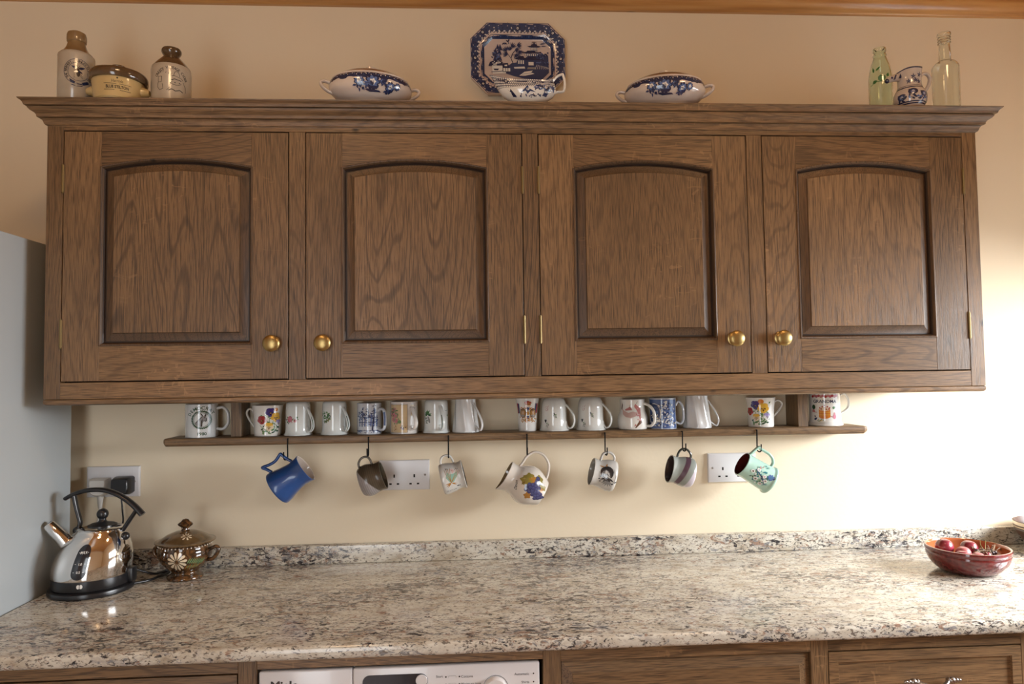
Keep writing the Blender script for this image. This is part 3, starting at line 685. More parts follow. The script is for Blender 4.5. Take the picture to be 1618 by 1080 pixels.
p.leaf('green', .021, .052, .011, .008, .3).ell('pink', .027, .028, .005, .008).line('pink', [(.030, .030), (.030, .038)], .002).line('pink', [(.021, .026), (.017, .029)], .0016).ell('rose', .027, .037, .003)
p.leaf('blue', -.031, .018, .012, .007, .6).leaf('navy', -.027, .026, .006, .004, 2.0).sprays(['green', 'yellow', 'sage'], -.014, .017, .010, .003, 18, .004, 5)
p.put('printed_cake', m, S_of(m, o, x, -.053), k=(1.12, 1), label='navy GRANDMA lettering over a red cherry cake')

# ================================================================== HANGING MUGS
def hang(name, label, cat, base, rim, y=-.108, group=None, yaw=0):
    """base, rim: (x,z) ends of the axis; local +Z runs base->rim, local +X points up to the hook"""
    a = Vector((rim[0]-base[0], 0, rim[1]-base[1])).normalized()
    h = Vector((-a.z, 0, a.x));
    if h.z < 0: h = -h
    b = a.cross(h)
    o = thing(name, label, cat)
    M = Matrix(((h.x, b.x, a.x, base[0]), (h.y, b.y, a.y, y), (h.z, b.z, a.z, base[1]), (0, 0, 0, 1)))
    o.matrix_world = M
    Mi = M.inverted(); c = Mi @ Vector((CAMX, CAMY, 1.4363)); th = atan2(c.y, c.x)
    return o, th, M
def pic_surface(outer, th, M, cz):
    """surface whose (u,v) run right and up in the room as seen from the front; centre at height cz on the axis"""
    S = lathe_surface(outer, th); inv = M.to_3x3().inverted()
    def T(u, v, l):
        d = inv @ Vector((u, 0, v))          # local direction
        tang = Vector((-sin(th), cos(th), 0))
        return S(d.dot(tang), cz+d.z, l)
    return T
# 1 blue waisted mug with angular handle
L = .0965
m, th, M = hang('mug', 'bright blue waisted mug with pale inside hanging from the leftmost hook', 'mug', (.4925, 1.1290), (.5694, 1.1842))
BL = glaze('bright_blue', (.010, .058, .215), .36)
o = dense([(.0450, 0), (.0478, .003), (.0470, .015), (.0420, .035), (.0375, .058), (.0370, .075), (.0402, L-.001)], 5)
mug_body(m, o, .003, BL, glaze('pale_pink_inside', (.60, .52, .46)))
hp = [(.0440, .016), (.058, .010), (.0690, .003), (.0700, .006), (.0655, .022), (.0640, .040), (.0700, .058), (.0715, .0635), (.066, .0650), (.052, .0690), (.0375, .076)]
tube('handle', catmull([(a, 0, b) for a, b in hp], 5), .0042, .0058, BL, m, 12)
# 2 brown striped
m, th, M = hang('mug', 'brown and grey striped pottery mug hanging in front of the middle socket', 'mug', (.7212, 1.1412), (.7823, 1.1611))
def two_tone(name, a, b, c, ang, off, w):
    mm, t, bb = nt(name); tc = N(t, 'ShaderNodeTexCoord')
    dt = N(t, 'ShaderNodeVectorMath', {0: tc.outputs['Object'], 1: ang}, operation='DOT_PRODUCT')
    st = N(t, 'ShaderNodeMath', {0: dt.outputs['Value'], 1: off}, operation='SUBTRACT'); sc2 = N(t, 'ShaderNodeMath', {0: st.outputs[0], 1: 1/w, 2: .5}, operation='MULTIPLY_ADD')
    cc = ramp(t, sc2.outputs[0], [(.0, a), (.28, a), (.30, b), (.52, b), (.54, c)])
    wv = N(t, 'ShaderNodeTexWave', {'Vector': tc.outputs['Object'], 'Scale': 60, 'Distortion': 1}, bands_direction='Z')
    cc = mix(t, .25, cc, wv.outputs[0], 'MULTIPLY')
    t.links.new(cc, bb.inputs['Base Color']); bb.inputs['Roughness'].default_value = .25; return mm
BRS = two_tone('brown_grey_stripe', (.33, .30, .29), (.30, .27, .26), (.075, .055, .035), (.60, 0, 1.0), .020, .10)
o = dense([(.0355, 0), (.0385, .003), (.0430, .012), (.0440, .024), (.0415, .036), (.0385, .050), (.0400, .064)], 5)
mug_body(m, o, .003, BRS, glaze('dark_olive', (.07, .06, .04)))
DB = glaze('dark_brown', (.09, .07, .05), .25)
handle(m, [(.040, .008), (.052, .010), (.061, .018), (.0640, .029), (.060, .039), (.050, .043), (.038, .044)], .0032, .0055, DB)
# 3 white thistle mug
m, th, M = hang('mug', 'speckled white mug with pale green thistle motif hanging right of the middle socket', 'mug', (.9435, 1.1440), (1.0040, 1.1590))
SW = plain('glaze_speckled_white', (.58, .56, .52), .2, coat=.4, vary=.10)
o3 = dense([(.0400, 0), (.0425, .003), (.0430, .012), (.0400, .030), (.0365, .044), (.0365, .054), (.0395, .063)], 5)
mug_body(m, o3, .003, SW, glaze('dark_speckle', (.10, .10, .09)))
handle(m, [(.041, .008), (.051, .009), (.059, .014), (.0625, .025), (.059, .036), (.050, .041), (.037, .043)], .003, .005, SW)
p = Print(); p.poly('palegreen', [(-.010, .012), (-.004, .006), (.004, .009), (.010, .014), (.011, .002), (.005, -.012), (-.003, -.012), (-.011, -.002)])
p.poly('palepink', [(-.004, .018), (.000, .021), (.005, .016), (.002, .008)]).ell('brown', 0, .016, .0008)
for a in (105, 118, 130, 145, 60, 48, 35): p.line('autumn', [(0, -.013), (.014*cos(radians(a)), -.001+.012*sin(radians(a))), (.019*cos(radians(a)), .008+.014*sin(radians(a)))], .0007)
for a in (200, 222, 240, 330, 345): p.leaf('autumn', 0, -.013, .014, .0020, radians(a))
p.sprays(['offblack'], .008, .022, .004, .002, 5, .003, 3).sprays(['offblack', 'navy'], .014, -.024, .006, .002, 9, .003, 4).sprays(['offblack', 'grey'], 0, -.033, .012, .002, 7, .003, 5).sprays(['offblack'], -.012, .020, .003, .002, 4, .003, 6)
p.put('printed_thistle', m, pic_surface(o3, th, M, .030), k=(1.35, 1.25), label='pale green and brown thistle')
# 4 cream jug with grapes
m, th, M = hang('jug', 'round cream jug painted with blue grapes hanging from the middle hook', 'jug', (1.2245, 1.1000), (1.1229, 1.1563))
CJ = plain('glaze_cream_pottery', (.66, .60, .53), .16, coat=.5, vary=.04)
L = .116
o4 = dense([(.0345, 0), (.0372, .003), (.0440, .015), (.0520, .032), (.0555, .048), (.0540, .062), (.0470, .078), (.0395, .090), (.0365, .100), (.0380, L)], 5)
def spout(v, th_, i=0):
    # spout on the side away from the handle, drawn out near the rim
    k = max(0, (v.z-.080)/(L-.080)); a = max(0, cos(th_-pi))**6
    return Vector((v.x-.014*k*a, v.y*(1-.15*k*a), v.z+.006*k*k*a))
mug_body(m, o4, .003, CJ, glaze('brown_inside', (.20, .14, .07)), fn=spout, seg=64)
handle(m, [(.040, .010), (.060, .014), (.080, .024), (.0935, .044), (.0950, .062), (.088, .078), (.070, .088), (.052, .090), (.036, .093)], .0036, .0055, CJ)
p = Print()
for a, b, r, c_ in ((-.014, .022, .011, 'olive'), (-.004, .029, .010, 'olive'), (.004, .020, .010, 'autumn'), (.020, .024, .010, 'olive'), (.026, .006, .009, 'olive'), (-.012, -.014, .008, 'autumn'), (.020, -.002, .007, 'autumn'), (-.008, .016, .008, 'olive')):
    p.poly(c_, [(a+r*(1+.2*sin(5*t))*cos(t), b+r*(1+.2*sin(5*t))*sin(t)) for t in [2*pi*k/18 for k in range(18)]])
p.line('brown', [(-.024, .012), (-.016, .018)], .0012)
rd = random.Random(4)
G = [(-.012, .008), (-.014, .001), (-.006, .011), (-.004, .004), (-.007, -.004), (.002, .010), (.004, .002), (.001, -.005), (.009, .007), (.011, -.001), (.008, -.009), (.000, -.012), (.014, -.008), (.016, .003), (.006, -.017), (.013, -.017), (.018, -.013), (.010, -.025), (.016, -.024), (.004, -.024), (.021, -.022), (.013, .020), (.017, .014), (.010, .014), (.016, .025)]
for a, b in G: p.ell('grape', a, b, .0052).ell('grapelight', a-.0008, b+.0012, .0032)
p.text('offblack', 'Devon', -.034, .008, .0095, .01, ang=1.35)
p.put('painted_grapes', m, pic_surface(o4, th, M, .046), org=(.004, -.007), k=(1.22, 1.22), label='blue grapes with olive leaves')
# 5 white mug, black flower
m, th, M = hang('mug', 'white mug with black flower motif, second hook right of the grape jug counted leftwards from the striped mug', 'mug', (1.4275, 1.1420), (1.3622, 1.1580))
m['label'] = 'white mug with brushed black flower, hanging between grape jug and purple-grey striped mug'
o5 = dense([(.0400, 0), (.0425, .003), (.0445, .010), (.0430, .026), (.0385, .042), (.0370, .052), (.0392, .066)], 5)
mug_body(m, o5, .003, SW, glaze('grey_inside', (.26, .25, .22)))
handle(m, [(.042, .010), (.054, .012), (.062, .022), (.0625, .034), (.056, .044), (.046, .047), (.037, .048)], .0034, .0055, SW)
p = Print(); p.ell('offblack', 0, .006, .0135, .0160).ell('grey', -.003, .000, .009, .012).poly('white', [(-.006, .004), (-.001, .012), (.004, .004), (.007, -.012), (.000, -.020), (-.008, -.012)])
for a in (200, 230, 262, 290, 320): p.leaf('offblack', 0, -.006, .017, .0045, radians(a))
for a in (205, 225, 245, 270, 295, 318): p.leaf('grey', 0, -.014, .016, .0035, radians(a))
for a, b in ((-.019, -.010), (-.018, -.017), (.013, -.019), (.007, -.022), (-.016, -.004)): p.leaf('black', a, b, .006, .003, .4)
p.leaf('autumn', -.003, .020, .012, .003, 2.6).leaf('autumn', 0, .020, .010, .003, 1.1).line('grey', [(.014, .012), (.017, -.004), (.013, -.020)], .0008).line('grey', [(-.015, .010), (-.017, -.004)], .0008)
p.put('painted_flower', m, pic_surface(o5, th, M, .029), k=(1.35, 1.25), label='black brushed flower')
# 6 striped purple grey
m, th, M = hang('mug', 'grey-green mug with purple diagonal band, hanging left of the right socket', 'mug', (1.6510, 1.1465), (1.5860, 1.1610))
PS = two_tone('grey_purple_stripe', (.52, .47, .52), (.52, .47, .52), (.22, .24, .21), (.55, 0, 1.0), .030, .10)
def bands(name):
    mm, t, bb = nt(name); tc = N(t, 'ShaderNodeTexCoord')
    dt = N(t, 'ShaderNodeVectorMath', {0: tc.outputs['Object'], 1: (.32, 0, 1)}, operation='DOT_PRODUCT')
    sc2 = N(t, 'ShaderNodeMath', {0: dt.outputs['Value'], 1: 10.0, 2: .2}, operation='MULTIPLY_ADD')
    g = (.27, .29, .26); pu = (.10, .055, .075); li = (.55, .50, .55)
    cc = ramp(t, sc2.outputs[0], [(0, li), (.30, li), (.325, g), (.47, g), (.49, pu), (.61, pu), (.63, g), (.80, g), (.84, (.38, .40, .37))])
    t.links.new(cc, bb.inputs['Base Color']); bb.inputs['Roughness'].default_value = .2; bb.inputs['Coat Weight'].default_value = .3; return mm
PS = bands('banded_pottery')
o6 = dense([(.0375, 0), (.0410, .004), (.0430, .014), (.0420, .028), (.0385, .042), (.0370, .052), (.0395, .066)], 5)
mug_body(m, o6, .003, PS, glaze('dark_purple_inside', (.045, .030, .028)))
handle(m, [(.040, .012), (.051, .014), (.060, .022), (.0635, .032), (.060, .043), (.050, .049), (.037, .051)], .0032, .0050, glaze('dark_green_brown', (.05, .055, .045), .2))
# 7 pale green mug
m, th, M = hang('mug', 'mint green mug with dark red inside hanging over the right socket', 'mug', (1.8775, 1.1205), (1.7970, 1.1705))
MI = glaze('mint', (.40, .60, .50), .15)
o7 = dense([(.0395, 0), (.0412, .002), (.0415, .006), (.0385, .011), (.0378, .014), (.0372, .030), (.0360, .055), (.0352, .080), (.0358, .0945)], 5)
mug_body(m, o7, .003, MI, glaze('dark_red_inside', (.075, .012, .010)))
handle(m, [(.036, .018), (.047, .018), (.058, .026), (.064, .040), (.0645, .054), (.0640, .070), (.066, .0755), (.055, .081), (.034, .088)], .0042, .0058, MI)
p = Print(); p.sprays(['teal', 'offblack', 'sage', 'white', 'teal'], 0, -.006, .020, .016, 90, .006, 5)
for a, b in ((-.012, -.008), (.006, -.012), (-.004, -.020), (-.016, .010)): p.ell('white', a, b, .004).ell('brown', a, b, .0020)
p.rose(.018, -.004, .0065, 'midblue', 'teal').rose(.005, -.002, .004, 'white', 'red').rose(-.004, .013, .004, 'white', 'teal').line('blue', [(-.010, .014), (.000, -.004), (.004, -.022)], .0015).sprays(['palegreen', 'teal', 'rose'], .008, .018, .014, .004, 16, .005, 8)
p.put('printed_flowers', m, pic_surface(o7, th, M, .044), k=(1.5, 1.35), label='small blue and white flower print')

# ================================================================== THINGS ON TOP OF THE CABINET
TZ = 2.1107
STONE = plain('glaze_stoneware', (.42, .36, .28), .22, coat=.4, vary=.06); TANG = plain('glaze_stoneware_tan', (.22, .135, .06), .2, coat=.5, vary=.12); BRG = plain('glaze_stoneware_brown', (.085, .050, .024), .15, coat=.6, vary=.15)
def top_thing(name, label, cat, x, y=-.31, rotz=0): return thing(name, label, cat, (x, y, TZ), None, radians(rotz))
# stoneware bottle
x, y = .0530, -.305
t = top_thing('stoneware_bottle', 'tall pale stoneware bottle with tan neck and bee crest', 'bottle', x, y)
o = [(.0385, 0), (.0406, .003), (.0408, .124), (.0400, .128)]
lathe('body', [(.036, .001)]+o+[(.034, .134)], STONE, t, 48)
lathe('neck', [(.0360, .1325), (.0300, .138), (.0240, .147), (.0205, .157), (.0195, .163), (.0215, .165), (.0222, .170), (.0220, .180), (.0200, .187), (.0150, .190), (.0120, .188), (.0110, .170)], TANG, t, 40, 35)
p = Print(); p.ring('navy', 0, .077, .0275, .0285, .001).ring('navy', 0, .077, .0195, .0205, .0009)
p.text('offblack', 'THE BREWERY, HENLEY ON THAMES', 0, .077, .0068, .02, arc=(.0212, 215, -35))
p.poly('navy', [(-.016, .060), (-.006, .055), (-.003, .049), (-.014, .053)]).poly('navy', [(.006, .054), (.018, .060), (.021, .055), (.010, .049)]).line('navy', [(-.010, .052), (.010, .050)], .002).line('navy', [(-.012, .047), (-.002, .045), (.008, .047)], .0016)
p.ell('offblack', 0, .074, .0035, .0085).ell('offblack', 0, .084, .003, .003).leaf('navy', 0, .083, .014, .006, 2.75).leaf('navy', 0, .083, .014, .006, .35).leaf('navy', 0, .078, .009, .004, 3.5).leaf('navy', 0, .078, .009, .004, -.4)
for a in (-1, 1):
    for zz in (.072, .077, .068): p.line('offblack', [(a*.003, zz), (a*.008, zz-.005)], .0007)
    p.line('offblack', [(a*.001, .087), (a*.003, .091)], .0007)
p.put('printed_crest', t, lathe_surface(o, facing(x, y)+.10), org=(0, -.010), k=(1.18, 1.13), label='dark blue round bee crest with lettering')
# cheese pot
x, y = .1665, -.328
t = top_thing('cheese_pot', 'cream stoneware cheese pot with dark brown lid and two lugs', 'pot', x, y, 4)
CRP = plain('glaze_yellow_stoneware', (.50, .36, .16), .2, coat=.4, vary=.04)
o = [(.050, 0), (.0535, .003), (.0560, .022), (.0585, .042), (.0590, .0500)]
lathe('body', [(.045, .001)]+o+[(.055, .0502)], CRP, t, 56)
lathe('lid', [(.054, .049), (.0640, .0505), (.0665, .055), (.0665, .066), (.0635, .0720), (.052, .077), (.024, .0825), (.0001, .0835)], BRG, t, 56, 40)
lathe('knob', [(.012, .080), (.012, .085), (.0175, .0875), (.0185, .091), (.017, .0935), (.010, .095), (.0001, .0955)], BRG, t, 32, 40)
for s_ in (-1, 1):
    lathe('lug', [(.0145, 0), (.0125, .008), (.0095, .016), (.0070, .020), (.0045, .0195)], CRP, t, 20, 40, fn=lambda v, th, i: Vector((s_*(.053+v.z), v.y, .032+v.x-.10*v.z)))
p = Print(); p.text('offblack', 'Harrods', 0, .0345, .0095, .0, sx=.8).text('offblack', 'BLUE STILTON', 0, .0205, .0098, .03, sx=.82).ell('offblack', 0, .0450, .0020)
p.line('offblack', [(-.031, .0310), (-.002, .0310)], .0009).line('offblack', [(.004, .0310), (.032, .0310)], .0009).line('offblack', [(-.031, .0165), (-.006, .0165)], .0011).line('offblack', [(.006, .0165), (.032, .0165)], .0011)
p.put('printed_lettering', t, lathe_surface(o, facing(x, y)-t.rotation_euler[2]-.05))
# cider jar
x, y = .2830, -.303
t = top_thing('cider_jar', 'squat stoneware cider jar with brown shoulders and a farmer drawing', 'jar', x, y)
o = [(.043, 0), (.0462, .003), (.0466, .090), (.0455, .098)]
lathe('body', [(.040, .001)]+o+[(.042, .1035)], STONE, t, 48)
lathe('neck', [(.0446, .1005), (.036, .112), (.027, .122), (.0195, .130), (.0180, .134), (.0205, .137), (.0232, .142), (.0235, .147), (.0215, .151), (.015, .153), (.012, .150), (.011, .135)], BRG, t, 40, 35)
p = Print(); p.text('offblack', 'CREEDY VINTAGE CIDER', 0, .048, .0098, .015, arc=(.036, 152, 22), sx=.8)
def sk(pts, w_=.0010): p.line('offblack', pts, w_)
sk([(.000, .066), (.008, .068), (.024, .064), (.028, .060)]); sk([(.006, .068), (.008, .077), (.013, .080), (.018, .076), (.020, .067)]); sk([(.000, .056), (.008, .060), (.024, .058)], .0016); sk([(-.003, .050), (.004, .046), (.014, .045), (.024, .050)])
sk([(.002, .054), (-.002, .046), (-.004, .036), (-.010, .030)]); sk([(.028, .056), (.034, .046), (.036, .032)]); sk([(.008, .052), (.010, .050)], .002); sk([(.018, .052), (.021, .051)], .002)
sk([(-.030, .064), (-.030, .050), (-.022, .050), (-.021, .064), (-.030, .064)]); sk([(-.030, .050), (-.032, .038), (-.026, .030), (-.018, .034), (-.020, .046)]); sk([(-.006, .030), (.002, .034), (.010, .030), (.020, .034), (.028, .030)], .0018)
for a in range(7): sk([(-.036+.006*a, .074-.002*abs(a-3)), (-.035+.006*a, .078-.002*abs(a-3))], .0008)
p.put('printed_farmer', t, lathe_surface(o, facing(x, y)-.02), label='line drawing of a farmer under arched lettering')
# blue and white lidded tureens
TW = glaze('tureen_white', (.62, .54, .48))
def tureen(x, y, rz, label, flip):
    t = top_thing('tureen', label, 'tureen', x, y, rz); sy = .74
    o = dense([(.060, .0), (.064, .004), (.058, .012), (.078, .020), (.098, .036), (.1045, .052), (.1010, .066), (.0955, .072)], 4)
    lathe('body', [(.055, .002)]+o+[(.090, .0725), (.088, .068)], TW, t, 64, 40, sy=sy)
    lid = lathe('lid', [(.088, .0705), (.0960, .0722), (.0965, .0745), (.090, .0785), (.070, .0880), (.040, .0965), (.018, .1005), (.0001, .1010)], TW, t, 64, 40, sy=sy)
    lp = [(.088, .0788), (.080, .0838), (.070, .0886), (.052, .0936)]
    lathe('lid_border', [(r, z+.0006) for r, z in lp], pm('brown'), lid, 64, 60, sy=sy)
    lathe('knob', [(.008, .099), (.008, .104), (.013, .107), (.013, .110), (.006, .113), (.0001, .1135)], TW, lid, 24, 40)
    for s_ in (-1, 1):
        pts = [(s_*.094, 0, .036), (s_*.106, 0, .041), (s_*.120, 0, .052), (s_*.1235, 0, .062), (s_*.114, 0, .066), (s_*.100, 0, .062)]
        tube('handle', catmull(pts, 6), .0042, .0070, TW, t, 12)
    S = lathe_surface(o, -pi/2, 1, sy); f = flip
    p = Print()
    n_ = 64
    for k in range(n_):
        u0, u1 = (-.150+.300*k/n_), (-.150+.300*(k+1)/n_); d0 = .0570+.0012*sin(u0*180)+(.0 if abs(sin(u0*60)) < .8 else -.003); d1 = .0570+.0012*sin(u1*180)+(.0 if abs(sin(u1*60)) < .8 else -.003)
        p.l = 0; p.poly('navy', [(u0, .0705), (u0, d0), (u1, d1), (u1, .0705)])
    for k in range(46): p.ell(['white', 'midblue'][k % 2], -.140+.28*k/46, .0650+.0018*sin(k*1.9), .0016, .0010, k*.8, 6)
    fl_ = [(-.036, .048, .0125), (-.002, .046, .0165), (.044, .038, .0120), (.064, .043, .0085), (.022, .048, .0070)]
    for a, b, r in fl_:
        a *= f; p.rose(a, b, r*1.05, 'navy', 'white', 9).rose(a, b, r*.85, 'midblue', 'white', 7).rose(a, b, r*.45, 'white', 'blue', 5)
    p.sprays(['blue', 'navy', 'midblue'], f*-.012, .040, .012, .005, 14, .010, 3).sprays(['blue', 'navy'], f*.022, .046, .008, .006, 12, .010, 4).sprays(['navy', 'blue'], f*.040, .029, .010, .004, 12, .009, 5).sprays(['navy', 'blue'], f*-.036, .034, .012, .004, 10, .010, 6)
    p.line('blue', [(f*-.044, .033), (f*-.028, .037), (f*-.015, .042)], .0012).line('blue', [(f*.015, .046), (f*.028, .042), (f*.050, .036)], .0012)
    p.poly('navy', [(f*-.010, .036), (f*.012, .036), (f*.009, .030), (f*-.007, .030)]).poly('navy', [(f*-.024, .028), (f*-.016, .030), (f*.016, .028), (f*.022, .025), (f*-.010, .024)])
    p.put('printed_flowers', t, S, k=(1.0, 1.0), label='dark blue vase and flower print under a blue border'); return t
tureen(.7790, -.300, 13, 'oval white tureen with blue flowers, left of the willow platter', 1)
tureen(1.5420, -.300, -13, 'oval white tureen with blue flowers, right of the willow platter', 1)
# platter hung on the wall
pl = thing('platter', 'octagonal blue and white willow landscape platter hung on the wall', 'platter', (1.1780, 0, 2.3750))
def octo(w_, h_, c_): return [(-w_+c_, -h_), (w_-c_, -h_), (w_, -h_+c_), (w_, h_-c_), (w_-c_, h_), (-w_+c_, h_), (-w_, h_-c_), (-w_, -h_+c_)]
def octod(d): 
    W_, H_, C_ = .1425, .1080, .050
    return octo(W_-d, H_-d, C_-d*.586)
PR = [(.004, -.006), (0, -.030), (.0005, -.033), (.003, -.0335), (.034, -.0225), (.042, -.0155), (.046, -.0145)]
V = []; F = []
for d, y in PR: V += [(a, y, b) for a, b in octod(d)]
for i in range(len(PR)-1):
    for k in range(8): F.append((i*8+k, i*8+(k+1) % 8, i*8+8+(k+1) % 8, i*8+8+k))
F += [tuple((len(PR)-1)*8+k for k in range(8)), tuple(range(8))]
mesh('plate_body', V, F, glaze('platter_white', (.62, .52, .48)), pl, 35)
def plate_S(u, v, l):
    a, b = abs(u), abs(v); d = min(.1425-a, .1080-b, ((.1425+.1080-.050)-(a+b))/1.4142)
    y = PR[-1][1]
    for i in range(2, len(PR)-1):
        if PR[i][0] <= d <= PR[i+1][0]: y = PR[i][1]+(PR[i+1][1]-PR[i][1])*(d-PR[i][0])/(PR[i+1][0]-PR[i][0])
    if d < PR[2][0]: y = PR[2][1]
    return Vector((u, y-l, v))
p = Print()
def oband(col, d0, d1):
    A, B = octod(d0), octod(d1)
    for k in range(8):
        if k: p.l -= 1
        p.poly(col, [A[k], A[(k+1) % 8], B[(k+1) % 8], B[k]])
oband('blue', .0015, .0245); oband('navy', .0015, .0035); oband('blue', .0315, .0425); oband('navy', .0315, .0325)
def along(d, n_):
    A = octod(d); out = []; per = [math.dist(A[k], A[(k+1) % 8]) for k in range(8)]; T = sum(per)
    for i in range(n_):
        s_ = T*i/n_; k = 0
        while s_ > per[k]: s_ -= per[k]; k += 1
        q = s_/per[k]; a, b = A[k], A[(k+1) % 8]; out.append((a[0]+(b[0]-a[0])*q, a[1]+(b[1]-a[1])*q, atan2(b[1]-a[1], b[0]-a[0])))
    return out
for i, (a, b, g) in enumerate(along(.0225, 96)): p.ell(['white', 'navy', 'white', 'blue'][i % 4], a, b, .0036, .0018, g+.7*(i % 3-1), 7)
for i, (a, b, g) in enumerate(along(.0265, 70)): p.ell(['navy', 'blue'][i % 2], a, b, .0026, .0016, g+.9, 6)
for i, (a, b, g) in enumerate(along(.0095, 90)): p.ell(['navy', 'white', 'navy'][i % 3], a, b, .0016 if i % 3 else .0026, .0009, g+.6*(i % 4), 5)
for i, (a, b, g) in enumerate(along(.0150, 60)): p.ell(['navy', 'midblue', 'white', 'navy'][i % 4], a, b, .0028, .0015, g+1.1*(i % 3), 6)
for i, (a, b, g) in enumerate(along(.0370, 60)): p.ell(['midblue', 'navy'][i % 2], a, b, .0012, .0026, g, 5)
for a, b in ((0, .092), (0, -.092), (.128, 0), (-.128, 0), (.105, .078), (-.105, .078), (-.105, -.078), (.105, -.078)): p.ell('navy', a, b, .0065).ell('white', a, b, .0032).ell('navy', a, b, .0014)
# centre scene (98 x 64 mm half size 0.098, 0.065)
p.poly('blue', [(-.018, -.008), (-.004, -.006), (.000, .002), (.020, .006), (.035, .018), (.060, .022), (.075, .020), (.092, .014), (.094, -.036), (.072, -.058), (.020, -.055), (-.010, -.048), (-.036, -.040), (-.034, -.020)])
p.poly('white', [(.004, -.046), (.020, -.034), (.045, -.030), (.040, -.036), (.050, -.040), (.022, -.046)]).line('midblue', [(.012, -.042), (.044, -.037)], .001)
def roof(cx, cz, w_, h_): p.poly('navy', [(cx-w_-.003, cz+.003), (cx-w_+.004, cz), (cx+w_-.004, cz), (cx+w_+.003, cz+.003), (cx+w_*.55, cz+h_*.5), (cx+w_*.4, cz+h_), (cx-w_*.4, cz+h_), (cx-w_*.55, cz+h_*.5)])
def house(cx, cz, w_, h_, n_):
    p.poly('blue', [(cx-w_, cz), (cx+w_, cz), (cx+w_, cz+h_), (cx-w_, cz+h_)])
    for k in range(n_): xx = cx-w_+(k+.5)*2*w_/n_; p.poly('white', [(xx-w_/n_*.55, cz+h_*.12), (xx+w_/n_*.55, cz+h_*.12), (xx+w_/n_*.55, cz+h_*.85), (xx-w_/n_*.55, cz+h_*.85)])
house(.032, .014, .010, .009, 4); roof(.040, .023, .026, .008); house(.048, .014, .014, .007, 5); house(.050, .030, .010, .012, 5); roof(.050, .041, .018, .010); p.poly('navy', [(.047, .050), (.053, .050), (.051, .058), (.049, .058)]); p.line('navy', [(.043, .054), (.046, .057), (.054, .057), (.057, .054)], .0015)
roof(.010, .004, .018, .010); house(.010, -.012, .010, .015, 3); roof(.042, .002, .026, .010); house(.040, -.016, .014, .014, 1); p.ell('white', .042, -.010, .003, .004); p.poly('white', [(-.012, -.020), (.020, -.018), (.022, -.024), (-.010, -.025)]).poly('grey', [(.030, -.020), (.052, -.020), (.056, -.026), (.028, -.026)])
for k in range(8): p.line('white', [(.058+k*.004, -.012-.001*k), (.052+k*.0062, -.026)], .0010)
for k in range(44): rd = random.Random(k); p.ell(['navy', 'midblue', 'blue'][k % 3], .075+rd.uniform(-.018, .018), .006+rd.uniform(-.016, .020), .0024, None, 0, 6)
# willow tree
p.line('navy', [(-.014, -.010), (-.020, .006), (-.016, .020), (-.008, .030)], .0022).line('navy', [(-.020, .006), (-.030, .020), (-.034, .028)], .0016).line('navy', [(-.016, .016), (-.006, .018), (.000, .024)], .0014)
for cx, cz, a0 in ((-.034, .028, 150), (-.008, .034, 20), (-.018, .040, 90), (.004, .030, -20), (-.030, .018, 200), (-.002, .046, 40), (-.024, .030, 130), (-.006, .020, -30)):
    for k in range(5): a = radians(a0-44+22*k); p.leaf(['blue', 'navy'][k % 2], cx, cz, .017, .0034, a-.6)
# doves, left firs and island, bridge, boat
for a, b, f_ in ((-.028, .056, 1), (-.040, .054, -1)): p.leaf('navy', a, b, .012, .004, .9*f_+.4).leaf('navy', a, b, .010, .004, 2.4*f_).leaf('blue', a, b, .008, .003, -1.2)
for a, b, s_ in ((-.060, .040, .010), (-.053, .038, .012), (-.067, .026, .012), (-.055, .024, .012), (-.066, .008, .014), (-.054, .006, .012)): p.poly('blue', [(a-s_*.6, b-s_*.6), (a+s_*.6, b-s_*.6), (a, b+s_)]).poly('navy', [(a-s_*.3, b-s_*.6), (a+s_*.6, b-s_*.6), (a, b+s_*.4)])
p.sprays(['blue', 'navy', 'midblue'], -.064, .008, .014, .022, 46, .009, 4).poly('navy', [(-.088, -.018), (-.042, -.016), (-.048, -.006), (-.066, .002), (-.084, -.006)]).sprays(['white'], -.066, -.008, .014, .006, 16, .006, 5)
p.poly('white', [(-.078, -.016), (-.034, -.018), (-.036, -.040), (-.075, -.042)]).poly('navy', [(-.074, -.026), (-.056, -.026), (-.060, -.031), (-.070, -.031)]).line('blue', [(-.080, -.036), (-.050, -.034), (-.034, -.028)], .002)
p.poly('navy', [(-.048, -.010), (-.030, -.008), (-.026, -.022), (-.026, -.036), (-.046, -.036), (-.046, -.020)]).poly('white', [(-.040, -.014), (-.032, -.013), (-.032, -.018), (-.040, -.018)])
for k in range(3): p.poly('white', [(-.044+k*.0075, -.034), (-.038+k*.0075, -.034), (-.038+k*.0075, -.024), (-.044+k*.0075, -.024)])
p.leaf('blue', .066, .050, .020, .004, .15).leaf('blue', .070, .044, .018, .003, 0).leaf('midblue', .076, .056, .014, .003, .3)
p.put('printed_landscape', pl, plate_S, maxlen=.009, step=.000006, label='willow landscape with pagoda, trees, bridge and scroll border')
tube('plate_hanger', [(-.030, -.034, .1085), (-.030, -.0345, .1055)], .0008, .0008, PEWTER, pl, 6); tube('plate_hanger', [(.030, -.034, .1085), (.030, -.0345, .1055)], .0008, .0008, PEWTER, pl, 6)
